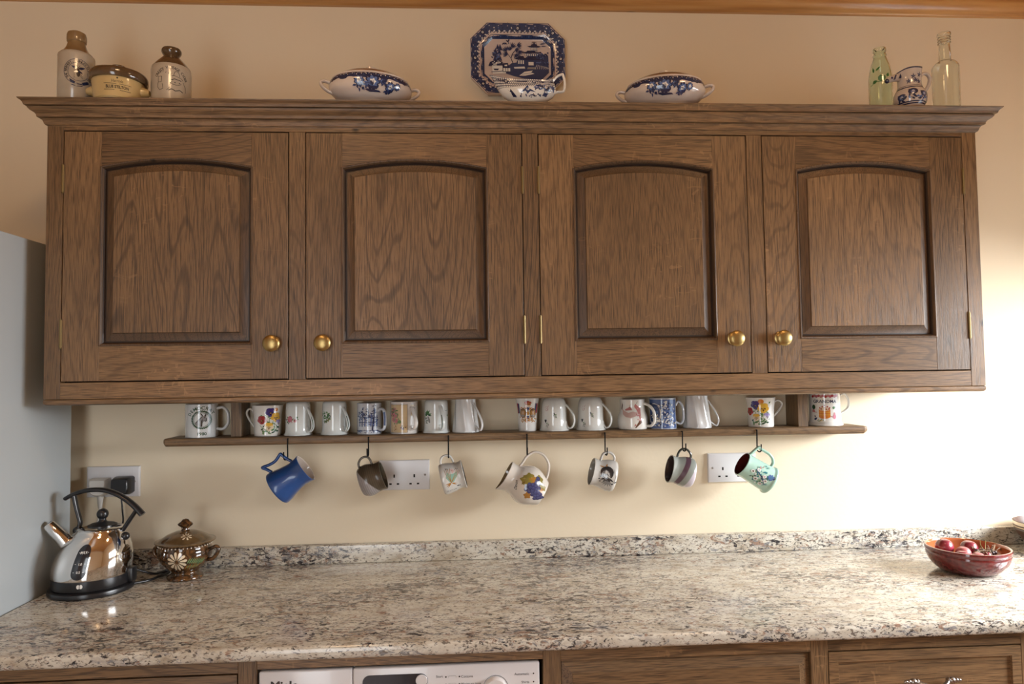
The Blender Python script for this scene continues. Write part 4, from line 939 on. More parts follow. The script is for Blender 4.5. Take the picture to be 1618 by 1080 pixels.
# sauce boat in front of the platter
t = top_thing('sauce_boat', 'blue and white sauce boat with angular handle in front of the platter', 'sauce boat', 1.181, -.325)
lev = [(.030, .018, 0), (.034, .021, .004), (.030, .018, .010), (.046, .026, .018), (.064, .034, .030), (.072, .038, .042), (.070, .037, .050), (.065, .034, .058), (.066, .034, .0630)]
def boat_pt(i, th, off=0.):
    a, b, z = lev[i] if isinstance(i, int) else i
    k = max(0, (z-.040)/.024); s_ = max(0, -cos(th))**3; e_ = max(0, cos(th))**4
    return Vector(((a+off)*cos(th)-.034*k*s_, (b+off)*sin(th)*(1-.35*k*s_), z+k*(.024*s_+.015*e_)))
V, F = [], []; SG = 56
rings = [(lev[0], -.006)]+[(l_, 0) for l_ in lev]+[(lev[8], -.0028), (lev[6], -.003), (lev[5], -.003), (lev[4], -.003), (lev[3], -.006)]
for l_, of in rings:
    for k in range(SG): V.append(boat_pt(l_, 2*pi*k/SG, of))
for i in range(len(rings)-1):
    for k in range(SG): F.append((i*SG+k, i*SG+(k+1) % SG, (i+1)*SG+(k+1) % SG, (i+1)*SG+k))
F += [tuple(range(SG)), tuple((len(rings)-1)*SG+k for k in range(SG))]
mesh('body', V, F, BONE, t, 50)
tube('handle', catmull([(.062, 0, .070), (.074, 0, .084), (.086, 0, .090), (.0905, 0, .088), (.094, 0, .070), (.093, 0, .052), (.088, 0, .045), (.074, 0, .044), (.064, 0, .038)], 4), .0032, .005, BONE, t, 10)
def boat_S(u, v, l):
    z = v; i = 0
    for i in range(len(lev)-1):
        if lev[i][2] <= z <= lev[i+1][2]: break
    k = (z-lev[i][2])/(lev[i+1][2]-lev[i][2]); k = min(1, max(0, k))
    q = tuple(lev[i][j]+(lev[i+1][j]-lev[i][j])*k for j in range(3))
    return boat_pt(q, -pi/2+u/.055, l+.0002)
p = Print(); p.poly('navy', [(-.085, .0435), (.070, .0435), (.070, .0638), (-.085, .0638)])
for i in range(40):
    for j in range(5): p.l = 5; p.ell('white', -.083+i*.0039+(j % 2)*.00195, .0452+j*.0040, .0018, .0021, 0, 4)
p.rose(.010, .056, .005, 'navy', 'white').rose(-.045, .056, .005, 'navy', 'white')
p.poly('navy', [(-.050, .044), (-.044, .034), (-.040, .040), (-.036, .032), (-.034, .022), (-.046, .022), (-.042, .032)]).poly('blue', [(-.018, .030), (-.008, .040), (-.004, .046), (.000, .038), (.014, .030), (.002, .032), (-.004, .026), (-.008, .033)])
p.ell('white', -.003, .037, .003).sprays(['blue', 'navy', 'midblue'], .020, .043, .012, .004, 22, .007, 3).sprays(['blue', 'midblue'], .052, .043, .010, .004, 14, .007, 4).poly('navy', [(.030, .036), (.050, .036), (.044, .041), (.040, .046), (.036, .041)]).poly('blue', [(.033, .036), (.047, .036), (.046, .024), (.034, .024)])
for k in range(3): p.poly('white', [(.0355+k*.004, .026), (.038+k*.004, .026), (.038+k*.004, .035), (.0355+k*.004, .035)])
p.sprays(['blue', 'navy'], .005, .024, .05, .003, 20, .006, 5)
p.put('printed_pattern', t, boat_S, label='blue lattice border over bird and pagoda')
# green codd bottle, small jug, clear bottle
GG = glass('green_glass', (.86, .95, .84)); CG = glass('clear_glass', (.95, .97, .93))
t = top_thing('glass_bottle', 'old green marble-stoppered glass bottle behind the small painted jug', 'bottle', 2.1530, -.262)
og = dense([(.026, 0), (.0295, .004), (.0298, .06), (.0300, .105), (.0285, .128), (.0235, .152), (.0190, .166), (.0165, .174), (.0172, .180), (.0150, .186), (.0165, .190), (.0165, .198), (.0145, .200)], 4)
lathe('body', [(.02, .002)]+og+[(r-.003, z) for r, z in og[::-1] if z > .008]+[(.001, .008)], GG, t, 40, 35)
p = Print(); p.leaf('green', -.016, .126, .018, .006, 1.9).leaf('green', -.012, .130, .018, .006, .7).ell('green', .004, .108, .0095, .0095).leaf('green', -.020, .098, .014, .010, .3).leaf('green', .018, .110, .012, .008, 1.3).line('green', [(-.026, .092), (-.010, .100), (.006, .098)], .0016)
p.put('printed_leaf', t, lathe_surface(og, facing(2.1545, -.285)), label='green printed leaves')
t = top_thing('painted_jug', 'small blue and white painted jug with animal-head spout between the two glass bottles', 'jug', 2.1845, -.338)
JW = glaze('jug_white', (.52, .46, .42)); JT = plain('bare_clay', (.30, .17, .11), .7)
oj = dense([(.0285, 0), (.0300, .004), (.0365, .014), (.0395, .028), (.0375, .042), (.0315, .054), (.0285, .064), (.0280, .080), (.0300, .097), (.0310, .105)], 5)
def jfn(v, th_, i=0):
    k = max(0, (v.z-.082)/.023); a = max(0, cos(th_-pi))**4; e_ = max(0, cos(th_))**2
    return Vector((v.x-.004*k*a, v.y, v.z-.007*k*a+.006*k*e_))
mug_body(t, oj, .003, JW, glaze('jug_inside', (.35, .33, .32)), fn=jfn)
lathe('foot', [(.026, -.0002), (.0294, -.0001), (.0307, .0042), (.0300, .0046)], JT, t, 40)
tube('spout', catmull([(-.020, 0, .087), (-.034, 0, .087), (-.046, 0, .084), (-.056, 0, .080), (-.0605, 0, .077)], 5), .0095, .0085, JW, t, 14, taper=lambda q: 1.25-.65*q)
ball('spout_tip', (-.060, 0, .0775), .0062, pm('navy'), t, 14)
tube('handle', catmull([(.028, 0, .088), (.038, 0, .098), (.049, 0, .097), (.056, 0, .086), (.053, 0, .070), (.045, 0, .056), (.036, 0, .046)], 6), .0042, .0055, JW, t, 12)
def jS(u, v, l):
    q = lathe_surface(oj, -pi/2+.0)(u, v, l); return jfn(q, atan2(q.y, q.x))
p = Print()
for a, b, h_ in ((-.06, .06, .0082), (-.06, .06, .0125)): p.poly('navy', [(a, h_-.0012), (b, h_-.0012), (b, h_+.0016), (a, h_+.0016)])
p.poly('navy', [(-.055, .050), (.055, .050), (.055, .053), (-.055, .053)]).poly('navy', [(-.055, .0555), (.055, .0555), (.055, .0568), (-.055, .0568)]).poly('navy', [(.024, .056), (.030, .056), (.034, .080), (.036, .100), (.030, .100), (.028, .080)]).poly('navy', [(-.05, .1015), (.05, .1015), (.05, .1045), (-.05, .1045)])
for a, b, r in ((-.012, .038, .010), (.012, .032, .009), (-.034, .026, .010), (.034, .036, .008)): p.ell('navy', a, b, r, r*.85).sprays(['navy'], a, b, r*1.1, r*.9, 10, .009, 3).ell('midblue', a, b, r*.5).ell('white', a, b, r*.25)
p.sprays(['midblue', 'navy'], 0, .020, .05, .004, 30, .008, 4)
for a, b in ((-.008, .080), (.010, .084), (-.020, .068), (.008, .066), (-.002, .070)):
    for k in range(5): p.leaf('navy' if k % 2 else 'blue', a, b, .008, .0026, k*1.25+.3)
p.put('painted_flowers', t, jS, k=(1.22, 1.0), label='dark blue painted flowers and bands')
p = Print(); p.poly('navy', [(-.036, .080), (-.030, .094), (-.026, .096), (-.028, .082)]).poly('navy', [(-.050, .076), (-.044, .090), (-.040, .091), (-.044, .078)]).ell('navy', -.053, .082, .003)
p.put('spout_paint', t, lambda u, v, l: Vector((u, -.0105-l, v)))
t = top_thing('glass_bottle', 'tall clear glass bottle at the right end of the cabinet top', 'bottle', 2.3115, -.300)
oc = dense([(.029, 0), (.0325, .004), (.0330, .06), (.0330, .120), (.0320, .134), (.0250, .144), (.0160, .149), (.0148, .156), (.0140, .180), (.0135, .196), (.0160, .199), (.0138, .202), (.0160, .206), (.0140, .209), (.0160, .213), (.0145, .216), (.0165, .221), (.0160, .226)], 4)
lathe('body', [(.022, .002)]+oc+[(r-.003, z) for r, z in oc[::-1] if z > .008]+[(.001, .008)], CG, t, 48, 35)

# ================================================================== SOCKETS
def socket(x0, ztop, label, outlets=(0, 1)):
    t = thing('wall_socket', label, 'socket', (x0, 0, ztop-.086))
    V, F = [], []
    for i, (d, y) in enumerate([(0, -.0003), (0, -.006), (.0012, -.0083), (.004, -.0092)]): V += [(d, y, d), (.146-d, y, d), (.146-d, y, .086-d), (d, y, .086-d)]
    for i in range(3):
        for k in range(4): F.append((i*4+k, i*4+(k+1) % 4, i*4+4+(k+1) % 4, i*4+4+k))
    F += [(12, 13, 14, 15), (0, 1, 2, 3)]
    mesh('faceplate', V, F, PLASTIC, t, 20)
    for sx_ in (.0127, .1333):
        lathe('screw', [(.0001, 0), (.0030, 0), (.0030, .0009), (.0022, .0014), (.0001, .0015)], PEWTER, t, 14, fn=lambda v, th, i: Vector((sx_+v.x, -.0092-v.z, .043+v.y)))
    for k in (0, 1):
        cx = .044 if k == 0 else .102
        for a, b, c_, d_ in ((-.0022, .0405-.0045, .0022, .0405+.0045), (-.0143, .0155, -.0073, .0200), (.0073, .0155, .0143, .0200)):
            box('pin_slot', (cx+a, -.0094, b), (cx+c_, -.0085, d_), GAP, t, 0)
    return t
socket(-.064, 1.1875, 'white double socket beside the fridge with two plugs in it')
socket(.7575, 1.1885, 'white double socket partly behind the brown striped hanging mug')
socket(1.7322, 1.1895, 'white double socket partly behind the mint green hanging mug')
t = thing('plug', 'white plug with white cable in the left socket', 'plug', (-.020, -.0095, 1.1330))
CRW = plain('cream_plastic', (.62, .60, .56), .35)
V, F = [], []
for i, (s_, y) in enumerate([(1, 0), (1, -.012), (.93, -.026), (.80, -.031)]):
    pts = [(-.024, .024), (.024, .024), (.026, .016), (.022, -.018), (.010, -.026), (-.010, -.026), (-.022, -.018), (-.026, .016)]; V += [(a*s_, y, b*s_) for a, b in pts]
for i in range(3):
    for k in range(8): F.append((i*8+k, i*8+(k+1) % 8, i*8+8+(k+1) % 8, i*8+8+k))
F += [tuple(range(8)), tuple(24+k for k in range(8))]
mesh('plug_body', V, F, CRW, t, 50)
tube('strain_relief', [(0, -.010, -.024), (0, -.010, -.036), (0, -.010, -.060)], .0105, .007, CRW, t, 12, taper=lambda q: 1-.45*q)
tube('cable', catmull([(0, -.010, -.058), (-.002, -.012, -.085), (-.008, -.014, -.120), (-.006, -.016, -.170), (.004, -.016, -.1935), (.030, -.020, -.1945)], 8), .0034, .0034, CRW, t, 8)
t = thing('plug', 'black plug with thin black cable in the left socket', 'plug', (.0430, -.0095, 1.1360))
V, F = [], []
for i, (s_, y) in enumerate([(.98, 0), (1, -.020), (.90, -.036), (.80, -.040)]):
    pts = [(-.026, -.018), (-.024, .020), (-.018, .025), (.022, .025), (.027, .021), (.027, -.019), (.020, -.025), (-.018, -.025)]; V += [(a*s_, y, b*s_) for a, b in pts]
for i in range(3):
    for k in range(8): F.append((i*8+k, i*8+(k+1) % 8, i*8+8+(k+1) % 8, i*8+8+k))
F += [tuple(range(8)), tuple(24+k for k in range(8))]
mesh('plug_body', V, F, BLACKP, t, 50)
tube('cable', catmull([(0, -.020, -.024), (.0, -.020, -.040), (.002, -.018, -.070), (.004, -.018, -.100), (-.002, -.018, -.125), (.010, -.018, -.170), (.030, -.024, -.1975), (.060, -.040, -.1985)], 8), .0024, .0024, BLACKP, t, 8)

# ================================================================== WORKTOP
wt = thing('worktop', 'polished speckled granite worktop with low upstand', 'worktop', (0, 0, .9))
X0, X1 = -.046, BX1-.003
def wpf(y0, y1, z0, z1, r=.006, n_=4):
    pts = [(y1, z0), (y0+r, z0)]+[(y0+r-r*sin(a), z0+r-r*cos(a)) for a in [pi/2*k/n_ for k in range(1, n_+1)]]+[(y0+r-r*cos(a), z1-r+r*sin(a)) for a in [pi/2*k/n_ for k in range(n_+1)]]+[(y1, z1)]
    return pts
sweep_x('slab', [(y, z-.9) for y, z in wpf(-.645, -.002, .872, .9, .009)], X0, X1, GRAN, wt, 50)
sweep_x('upstand', [(y, z-.9) for y, z in wpf(-.025, -.002, .9002, .9525, .003)], X0, X1, GRAN, wt, 50)

# ================================================================== BASE CABINETS
yb = -.620
def stile(a, b, par, zt=.8715): box('frame_stile', (a, yb, .10), (b, yb+.022, zt), OV, par, .0008)
def base_unit(name, label, x0, x1, xi0, xi1, stiles):
    t = thing(name, label, 'cabinet', (0, 0, 0))
    box('carcass', (x0, yb+.0225, .10), (x1, -.03, .868), OY, t, .001)
    box('plinth', (x0, yb+.06, .0), (x1, yb+.08, .10), OH, t, .001)
    for a, b in stiles: stile(a, b, t)
    box('frame_rail', (xi0, yb+.0002, .8425), (xi1, yb+.022, .8715), OH, t, .0008)
    box('frame_rail', (xi0, yb+.0002, .10), (xi1, yb+.022, .135), OH, t, .0008)
    return t
def raised(name, x0, x1, z0, z1, par, style, label=None):
    """style 0: raised centre with wide bevel running to the edge; 1: framed with recessed step moulding"""
    y0 = yb-.0005
    R = [(0, y0+.020), (0, y0+.008), (.0225, y0+.001), (.0235, y0), (.03, y0)] if style == 0 else [(0, y0+.020), (0, y0), (.0205, y0-.0005), (.022, y0+.004), (.024, y0+.0045), (.03, y0+.0045)]
    V, F = [], []
    for d, y in R: V += [(x0+d, y, z0+d), (x1-d, y, z0+d), (x1-d, y, z1-d), (x0+d, y, z1-d)]
    for i in range(len(R)-1):
        for k in range(4): F.append((i*4+k, i*4+(k+1) % 4, i*4+4+(k+1) % 4, i*4+4+k))
    F += [tuple(len(R)*4-4+k for k in range(4)), (0, 1, 2, 3)]
    o_ = mesh(name, V, F, OH, par)
    return o_
c1 = base_unit('base_cabinet', 'oak base cabinet left of the washing machine', .0, .5908, .0, .5535, [(.5535, .5908)])
raised('drawer', .018, .5515, .690, .8400, c1, 1); raised('door', .018, .5515, .137, .688, c1, 0)
c2 = base_unit('base_cabinet', 'oak base cabinet with raised panel front right of the washing machine', 1.1683, 1.7345, 1.2049, 1.7345, [(1.1683, 1.2049)])
raised('drawer', 1.2065, 1.7330, .700, .8400, c2, 0); raised('door', 1.2065, 1.7330, .137, .698, c2, 0)
box('appliance_rail', (.5908, yb+.0002, .8485), (1.1683, yb+.022, .8715), OH, c2, .0008)
c3 = base_unit('base_cabinet', 'oak base cabinet with pewter pull on its drawer at the right', 1.7345, 2.2360, 1.7717, 2.1985, [(1.7345, 1.7717), (2.1985, 2.2360)])
dr = raised('drawer', 1.7732, 2.1970, .700, .8400, c3, 1); raised('door', 1.7732, 2.1970, .137, .698, c3, 0)
# pewter bow pull
hc = (1.9911, yb, .7778)
pts = [(-.034, -.013, .0), (-.024, -.020, -.004), (-.010, -.026, -.008), (.010, -.026, -.008), (.024, -.020, -.004), (.034, -.013, 0)]
pull = tube('drawer_pull', catmull([(hc[0]+a, hc[1]+b, hc[2]+c_) for a, b, c_ in pts], 6), .0046, .0040, PEWTER, dr, 12, ref=Vector((0, 0, 1)), taper=lambda q: .75+.5*sin(pi*q))
for s_ in (-1, 1):
    P_ = [(.0001, 0), (.0048, .001), (.0064, .004), (.0046, .007), (.0062, .009), (.0070, .013), (.0054, .017), (.0038, .0185), (.0050, .021), (.0046, .0235), (.0028, .0255), (.0036, .028), (.0030, .0305), (.0016, .0325), (.0001, .033)]
    lathe('pull_finial', P_, PEWTER, dr, 18, 35, fn=lambda v, th, i: Vector((hc[0]+s_*(.030+v.z), hc[1]-.012+v.x, hc[2]+v.y)))
c4 = base_unit('base_cabinet', 'oak base cabinet at the far right end of the worktop', 2.2360, X1, 2.236, X1-.02, [(X1-.04, X1)])
raised('door', 2.2380, 2.68, .137, .8400, c4, 0); raised('door', 2.684, X1-.042, .137, .8400, c4, 0)

# ================================================================== WASHING MACHINE
wm = thing('washing_machine', 'white washing machine between the oak base cabinets', 'washing machine', (0, 0, 0))
APP = plain('white_enamel', (.66, .64, .64), .25, coat=.3)
box('body', (.5955, -.605, .012), (1.1605, -.05, .8440), APP, wm, .006, 2)
box('detergent_drawer', (.5955, -.6230, .715), (.7808, -.6052, .8445), APP, wm, .0035, 3)
cpn = box('control_panel', (.7820, -.6230, .715), (1.1605, -.6052, .8445), APP, wm, .0035, 3)
p = Print(); pts = [(.8155+.0145*cos(a), .8160+.0145*sin(a)) for a in [radians(90+15*k) for k in range(13)]]+[(.918+.0145*cos(a), .8160+.0145*sin(a)) for a in [radians(-90+15*k) for k in range(13)]]
p.poly('black', pts)
for a, b, tx in ((.9790, .8205, 'Cottons'), (.9790, .8040, 'Minimum iron'), (1.128, .8195, 'Automatic'), (1.134, .8010, 'Shirts')):
    pass
p.text('offblack', 'Cottons', 1.0120, .8190, .0072).text('offblack', 'Minimum iron', 1.0200, .8040, .0072).text('offblack', 'Automatic', 1.1240, .8195, .0072).text('offblack', 'Shirts', 1.1310, .8030, .0072).text('offblack', 'Start', .9560, .8205, .0072)
for a, b in ((.9965, .8215), (.9965, .8065), (1.1480, .8220), (1.1480, .8055), (.9690, .8215), (.9690, .8065)): p.ell('offblack', a, b, .0016)
for b in (.8215, .8065): p.line('grey', [(.9740, b-.0020), (.9750, b+.0020), (.9890, b+.0020), (.9900, b-.0020)], .0005)
p.ring('offblack', 1.0700, .7960, .0255, .0255, .0008, 36)
p.put('printed_controls', cpn, lambda u, v, l: Vector((u, -.6232-l, v)), maxlen=.05)
p = Print(); p.text('offblack', 'Miele', .6455, .8085, .0240, .035, sx=1.05); p.put('printed_lettering', wm, lambda u, v, l: Vector((u, -.6232-l, v)), maxlen=.05)
lathe('push_button', [(.0001, 0), (.0120, 0), (.0120, .001), (.0112, .0018), (.0001, .002)], APP, cpn, 28, fn=lambda v, th, i: Vector((.920+v.x, -.6242-v.z, .8170+v.y)))
lathe('dial', [(.0001, 0), (.0235, 0), (.0235, .010), (.021, .014), (.0001, .015)], APP, cpn, 36, fn=lambda v, th, i: Vector((1.070+v.x, -.6232-v.z, .7960+v.y)))
pd = lathe('porthole', [(.10, 0), (.165, 0), (.175, .008), (.170, .020), (.150, .026), (.120, .018), (.06, -.002), (.0001, -.004)], PEWTER, wm, 48, fn=lambda v, th, i: Vector((.878+v.x, -.6055-v.z, .42+v.y)))

# ================================================================== FRIDGE
fr = thing('fridge', 'silver grey fridge standing left of the worktop', 'fridge', (0, 0, 0))
FRM = plain('silver_grey_enamel', (.41, .45, .47), .38, bump=.15, bscale=300)
box('body', (-.652, -.66, .02), (-.0523, -.109, 1.7814), FRM, fr, .003, 2)
for a, b, nm in ((.06, .66, 'freezer_door'), (.668, 1.7780, 'door')):
    d_ = box(nm, (-.652, -.725, a), (-.0523, -.664, b), FRM, fr, .008, 3); tube('handle', catmull([(-.10, -.724, b-.06 if nm == 'freezer_door' else a+.06), (-.10, -.760, b-.075 if nm == 'freezer_door' else a+.075), (-.10, -.760, b-.30 if nm == 'freezer_door' else a+.34), (-.10, -.724, b-.315 if nm == 'freezer_door' else a+.355)], 5), .007, .007, PEWTER, d_, 10)
for a in (-.60, -.10):
    for b in (-.62, -.15): lathe('foot', [(.018, 0), (.018, .012), (.010, .021)], BLACKP, fr, 14, fn=lambda v, th, i: v+Vector((a, b, 0)))

# ================================================================== KETTLE
kt = thing('kettle', 'polished steel dome kettle with black arched handle on its base', 'kettle', (.0545, -.2035, .9004))
lathe('power_base', [(.090, 0), (.0975, .001), (.0985, .006), (.0965, .012), (.090, .0150), (.080, .0155)], BLACKP, kt, 64)
bb_ = lathe('base_band', [(.080, .0160), (.0895, .0165), (.0905, .020), (.0895, .0420), (.088, .0425)], BLACKP, kt, 64)
prof = dense([(.0885, .0415), (.0910, .0430), (.0918, .056), (.0905, .075), (.0850, .098), (.0755, .120), (.0650, .138), (.0565, .1490), (.0535, .1535)], 6)
def shear(v, th=0, i=0):
    k = max(0, (v.z-.05)/.1035); return Vector((v.x+.021*k**1.25, v.y, v.z))
lathe('body', prof, STEEL, kt, 72, 60, fn=shear)
KX = .0205
lid = lathe('lid', [(.0530, .1535), (.0540, .1550), (.0530, .1565), (.047, .1585), (.030, .1620), (.0001, .1625)], STEEL, kt, 56, 40, fn=lambda v, th, i: v+Vector((KX+.0005, 0, 0)))
lathe('lid_disc', [(.0335, .1610), (.0340, .1635), (.026, .1670), (.012, .1700), (.0085, .1740), (.008, .180)], BLACKP, lid, 40, 40, fn=lambda v, th, i: v+Vector((KX+.004, 0, 0)))
ball('lid_knob', (KX+.004, 0, .1900), .0140, BLACKP, lid, 24)
sp = tube('spout', [(-.052, -.016, .118), (-.066, -.020, .138), (-.0930, -.0265, .1705), (-.0950, -.027, .1730)], .0185, .0185, STEEL, kt, 28, taper=lambda q: 1.05-.42*q)
tube('spout_mouth', [(-.0945, -.0268, .1722), (-.0958, -.0272, .1738)], .0105, .0105, GAP, sp, 20)
HP = [(-.0690, .2305), (-.052, .2400), (-.026, .2485), (.002, .2520), (.030, .2500), (.058, .2405), (.084, .2250), (.106, .2060), (.124, .1860)]
tube('handle', catmull([(a, 0, b) for a, b in HP], 6), .0062, .0105, BLACKP, kt, 16, taper=lambda q: .82+.35*q)
hs = bpy.data.objects['handle'] if False else None
for pts in ([(-.0470, 0, .2380), (-.040, 0, .205), (-.0310, 0, .1720), (-.033, 0, .158), (-.030, 0, .150)], [(.1090, 0, .1985), (.098, 0, .182), (.080, 0, .155), (.072, 0, .142)]):
    tube('handle_support', catmull(pts, 5), .0050, .0085, BLACKP, kt, 12)
ball('pivot_knob', (.0845, -.006, .1340), .0105, BLACKP, kt, 16); ball('pivot_knob', (-.038, -.002, .1500), .0095, BLACKP, kt, 16)
# water gauge, facing left of the camera
kx, ky = .0545, -.2035; thg = facing(kx, ky)-.35
def kS(u, v, l):
    q = lathe_surface(prof, thg)(u, v, l); return shear(q)
p = Print(); pts = [(.0165*cos(a), .113+.0165*sin(a)) for a in [radians(15*k) for k in range(13)]]+[(.0165*cos(a), .064+.0165*sin(a)) for a in [radians(180+15*k) for k in range(13)]]
p.poly('black', pts); p.text('white', 'MAX', 0, .1085, .0085, .02); p.text('white', '1.0', 0, .0830, .0075, .02).text('white', '0.5', 0, .0640, .0075, .02)
for zz in (.1115, .0857, .0667):
    for s_ in (-1, 1): p.line('white', [(s_*.0095, zz), (s_*.0125, zz)], .0008)
p.put('water_gauge', kt, kS, lift=.0006, label='black water level window with white marks')
p = Print(); p.ell('white', -.0028, 0, .0040, .0050).ell('white', .0032, 0, .0040, .0050).line('black', [(0, -.005), (0, .005)], .0012); p.put('logo', kt, lathe_surface([(.0905, .020), (.0895, .0420)], thg+.05), org=(0, .031), label='small white round emblem')
box('cord_socket', (.080, -.004, .016), (.102, .024, .052), BLACKP, kt, .004, 2)
tube('cord', catmull([(.092, .020, .006), (.118, .050, .0045), (.128, .080, .0045), (.140, .125, .0045), (.110, .125, .0045), (.130, .140, .0045)], 8), .0034, .0034, BLACKP, kt, 8)
tube('cord', catmull([(.094, .030, .040), (.122, .070, .0045+.012), (.130, .100, .0125), (.140, .130, .012)], 8), .0034, .0034, BLACKP, kt, 8)

# ================================================================== BROWN LIDDED POT
x, y = .2545, -.1200
lp = thing('lidded_pot', 'small glazed brown lidded pot with cream daisies beside the kettle', 'pot', (x, y, .9004), None, radians(-8))
def brownglaze():
    m, t, b = nt('glaze_mottled_brown'); tc = N(t, 'ShaderNodeTexCoord')
    nz = N(t, 'ShaderNodeTexNoise', {'Vector': tc.outputs['Object'], 'Scale': 60, 'Detail': 4, 'Distortion': 1.5})
    t.links.new(ramp(t, nz.outputs[0], [(.3, (.014, .008, .004)), (.5, (.060, .030, .013)), (.64, (.15, .066, .022)), (.78, (.06, .035, .014))]), b.inputs['Base Color'])
    b.inputs['Roughness'].default_value = .09; b.inputs['Coat Weight'].default_value = .6; return m
BRO = brownglaze()
ob = dense([(.0430, 0), (.0456, .002), (.0450, .007), (.0370, .013), (.0345, .020), (.0440, .029), (.0590, .044), (.0672, .060), (.0680, .074), (.0650, .086), (.0655, .092), (.0700, .096)], 5)
lathe('body', [(.038, .0005)]+ob+[(.066, .0965), (.0625, .092)], BRO, lp, 56, 45)
BRL = plain('glaze_olive_brown', (.115, .070, .030), .14, coat=.5, vary=.35)
ld = lathe('lid', [(.060, .0945), (.0755, .0972), (.0765, .0990), (.0755, .1008), (.0680, .1010), (.0620, .1060), (.046, .1160), (.026, .1235), (.010, .1260)], BRL, lp, 56, 45)
lathe('lid_finial', [(.0120, .1245), (.0090, .1290), (.0095, .1340), (.0165, .1400), (.0185, .1430), (.0160, .1460), (.0105, .1500), (.0070, .1550), (.0001, .1572)], BRO, ld, 24, 40, fn=lambda v, th, i: Vector((v.x*(1+.12*cos(5*th)), v.y*(1+.12*cos(5*th)), v.z)))
for k in range(44):
    a = 2*pi*k/44
    if sin(a) < .3: ball('bead', (.0672*cos(a), .0672*sin(a), .0905), .0019, CREAM, lp, 6)
tube('handle', catmull([(.060, 0, .048), (.078, -.002, .052), (.090, -.003, .066), (.094, -.003, .078), (.086, -.002, .084), (.072, 0, .078), (.064, 0, .074)], 6), .0052, .0070, BRO, lp, 12)
tube('handle', catmull([(-.060, 0, .050), (-.076, 0, .054), (-.086, 0, .064), (-.086, 0, .076), (-.078, 0, .080), (-.064, 0, .076)], 6), .0052, .0070, BRO, lp, 12)
p = Print()
def daisy(pp, cx, cz, r, n_=12):
    for k in range(n_):
        a = 2*pi*k/n_+.15; pp.poly('cream', [(cx+r*q*cos(a)-w_*sin(a)*r, cz+r*q*sin(a)+w_*cos(a)*r) for q, w_ in ((.16, 0), (.5, .09), (.8, .135), (.95, .10), (1.0, 0), (.95, -.10), (.8, -.135), (.5, -.09))])
daisy(p, -.022, .057, .0265)
for k in range(9): p.leaf('sage', .004+k*.0052, .050-.0008*k, .019, .0030, radians(62)).leaf(['autumn', 'sage'][k % 2], .006+k*.0048, .047, .016, .0030, radians(-120))
p.put('painted_daisy', lp, lathe_surface(ob, facing(x, y)-lp.rotation_euler[2]), label='cream daisy and green fern strokes')
ol = [(.0620, .1060), (.046, .1160), (.026, .1235)]
p = Print(); daisy(p, 0, 0, .0135, 8)
thl = facing(x, y)-lp.rotation_euler[2]+.05
def lidS(u, v, l):
    r = .044-v*1.0; th = thl+u/.044; z = (.106+(.062-r)*.625 if r > .046 else .116+(.046-r)*.375 if r > .026 else .1235+(.026-r)*.15); return Vector((r*cos(th), r*sin(th), z+l+.0012))
p.put('painted_daisy', ld, lidS)

# ================================================================== RED BOWL WITH PLUMS
bx, by = 2.3309, -.2815
rb = thing('fruit_bowl', 'glossy red earthenware bowl holding plums and grape stalks', 'bowl', (bx, by, .9004))
def redglaze():
    m, t, b = nt('glaze_oxblood'); tc = N(t, 'ShaderNodeTexCoord')
    nz = N(t, 'ShaderNodeTexNoise', {'Vector': tc.outputs['Object'], 'Scale': 90, 'Detail': 4})
    t.links.new(ramp(t, nz.outputs[0], [(.35, (.085, .009, .010)), (.6, (.15, .017, .018)), (.8, (.19, .04, .035))]), b.inputs['Base Color'])
    b.inputs['Roughness'].default_value = .12; b.inputs['Coat Weight'].default_value = .6; return m
TER = glaze('terracotta', (.42, .12, .045), .12)
out = dense([(.052, 0), (.060, .001), (.078, .012), (.0920, .030), (.0972, .045), (.0965, .0515), (.0985, .054), (.0994, .060), (.0985, .0645)], 5)
inn = dense([(.0950, .0650), (.0925, .060), (.0900, .045), (.080, .024), (.060, .010), (.03, .007), (.001, .0065)], 5)
lathe('bowl_body', [(.048, .001)]+out+inn, [redglaze(), TER], rb, 72, 45, [0]*(len(out)+1)+[1]*(len(inn)-1))
PL = plain('plum_skin', (.21, .020, .036), .28, coat=.3, vary=.45); PG = plain('plum_pale_skin', (.42, .13, .13), .35, vary=.3); STM = plain('dry_stalk', (.17, .10, .05), .7)
def fruit(nm, label, cat, c, r, mat, grp, sq=(1, 1, 1)):
    t = thing(nm, label, cat, c, grp)
    def fn(v, th, i):
        k = 1-.10*math.exp(-((th-pi)/.25)**2); dz = -.14*r*math.exp(-((Vector((v.x, v.y)).length/r)/.28)**2) if v.z > 0 else 0
        return Vector((v.x*k*sq[0], v.y*k*sq[1], v.z*sq[2]+dz))
    pr_ = [(r*sin(pi*i/16), -r*cos(pi*i/16)) for i in range(17)]
    lathe('flesh', pr_, mat, t, 28, 80, fn=fn); return t
PLM = [((2.2905, -.2490, .9560), .0225, PL, 'largest bright red plum at the left of the red bowl'), ((2.3540, -.2560, .9515), .0220, PL, 'round purple-red plum at the middle of the red bowl'), ((2.2640, -.2960, .9400), .0190, PL, 'dark plum half hidden at the left rim of the red bowl'),
       ((2.2990, -.3060, .9420), .0185, PL, 'small dusky plum low at the front of the red bowl'), ((2.3200, -.2810, .9455), .0190, PG, 'pale dusty plum between the larger plums'), ((2.3330, -.3180, .9400), .0180, PG, 'light pink plum against the front rim of the red bowl'), ((2.3640, -.3080, .9445), .0120, PL, 'single small dark grape by the stalks in the red bowl')]
for c, r, mt, lb in PLM: fruit('plum' if r > .015 else 'grape', lb, 'fruit', c, r, mt, 'fruit in the red bowl')
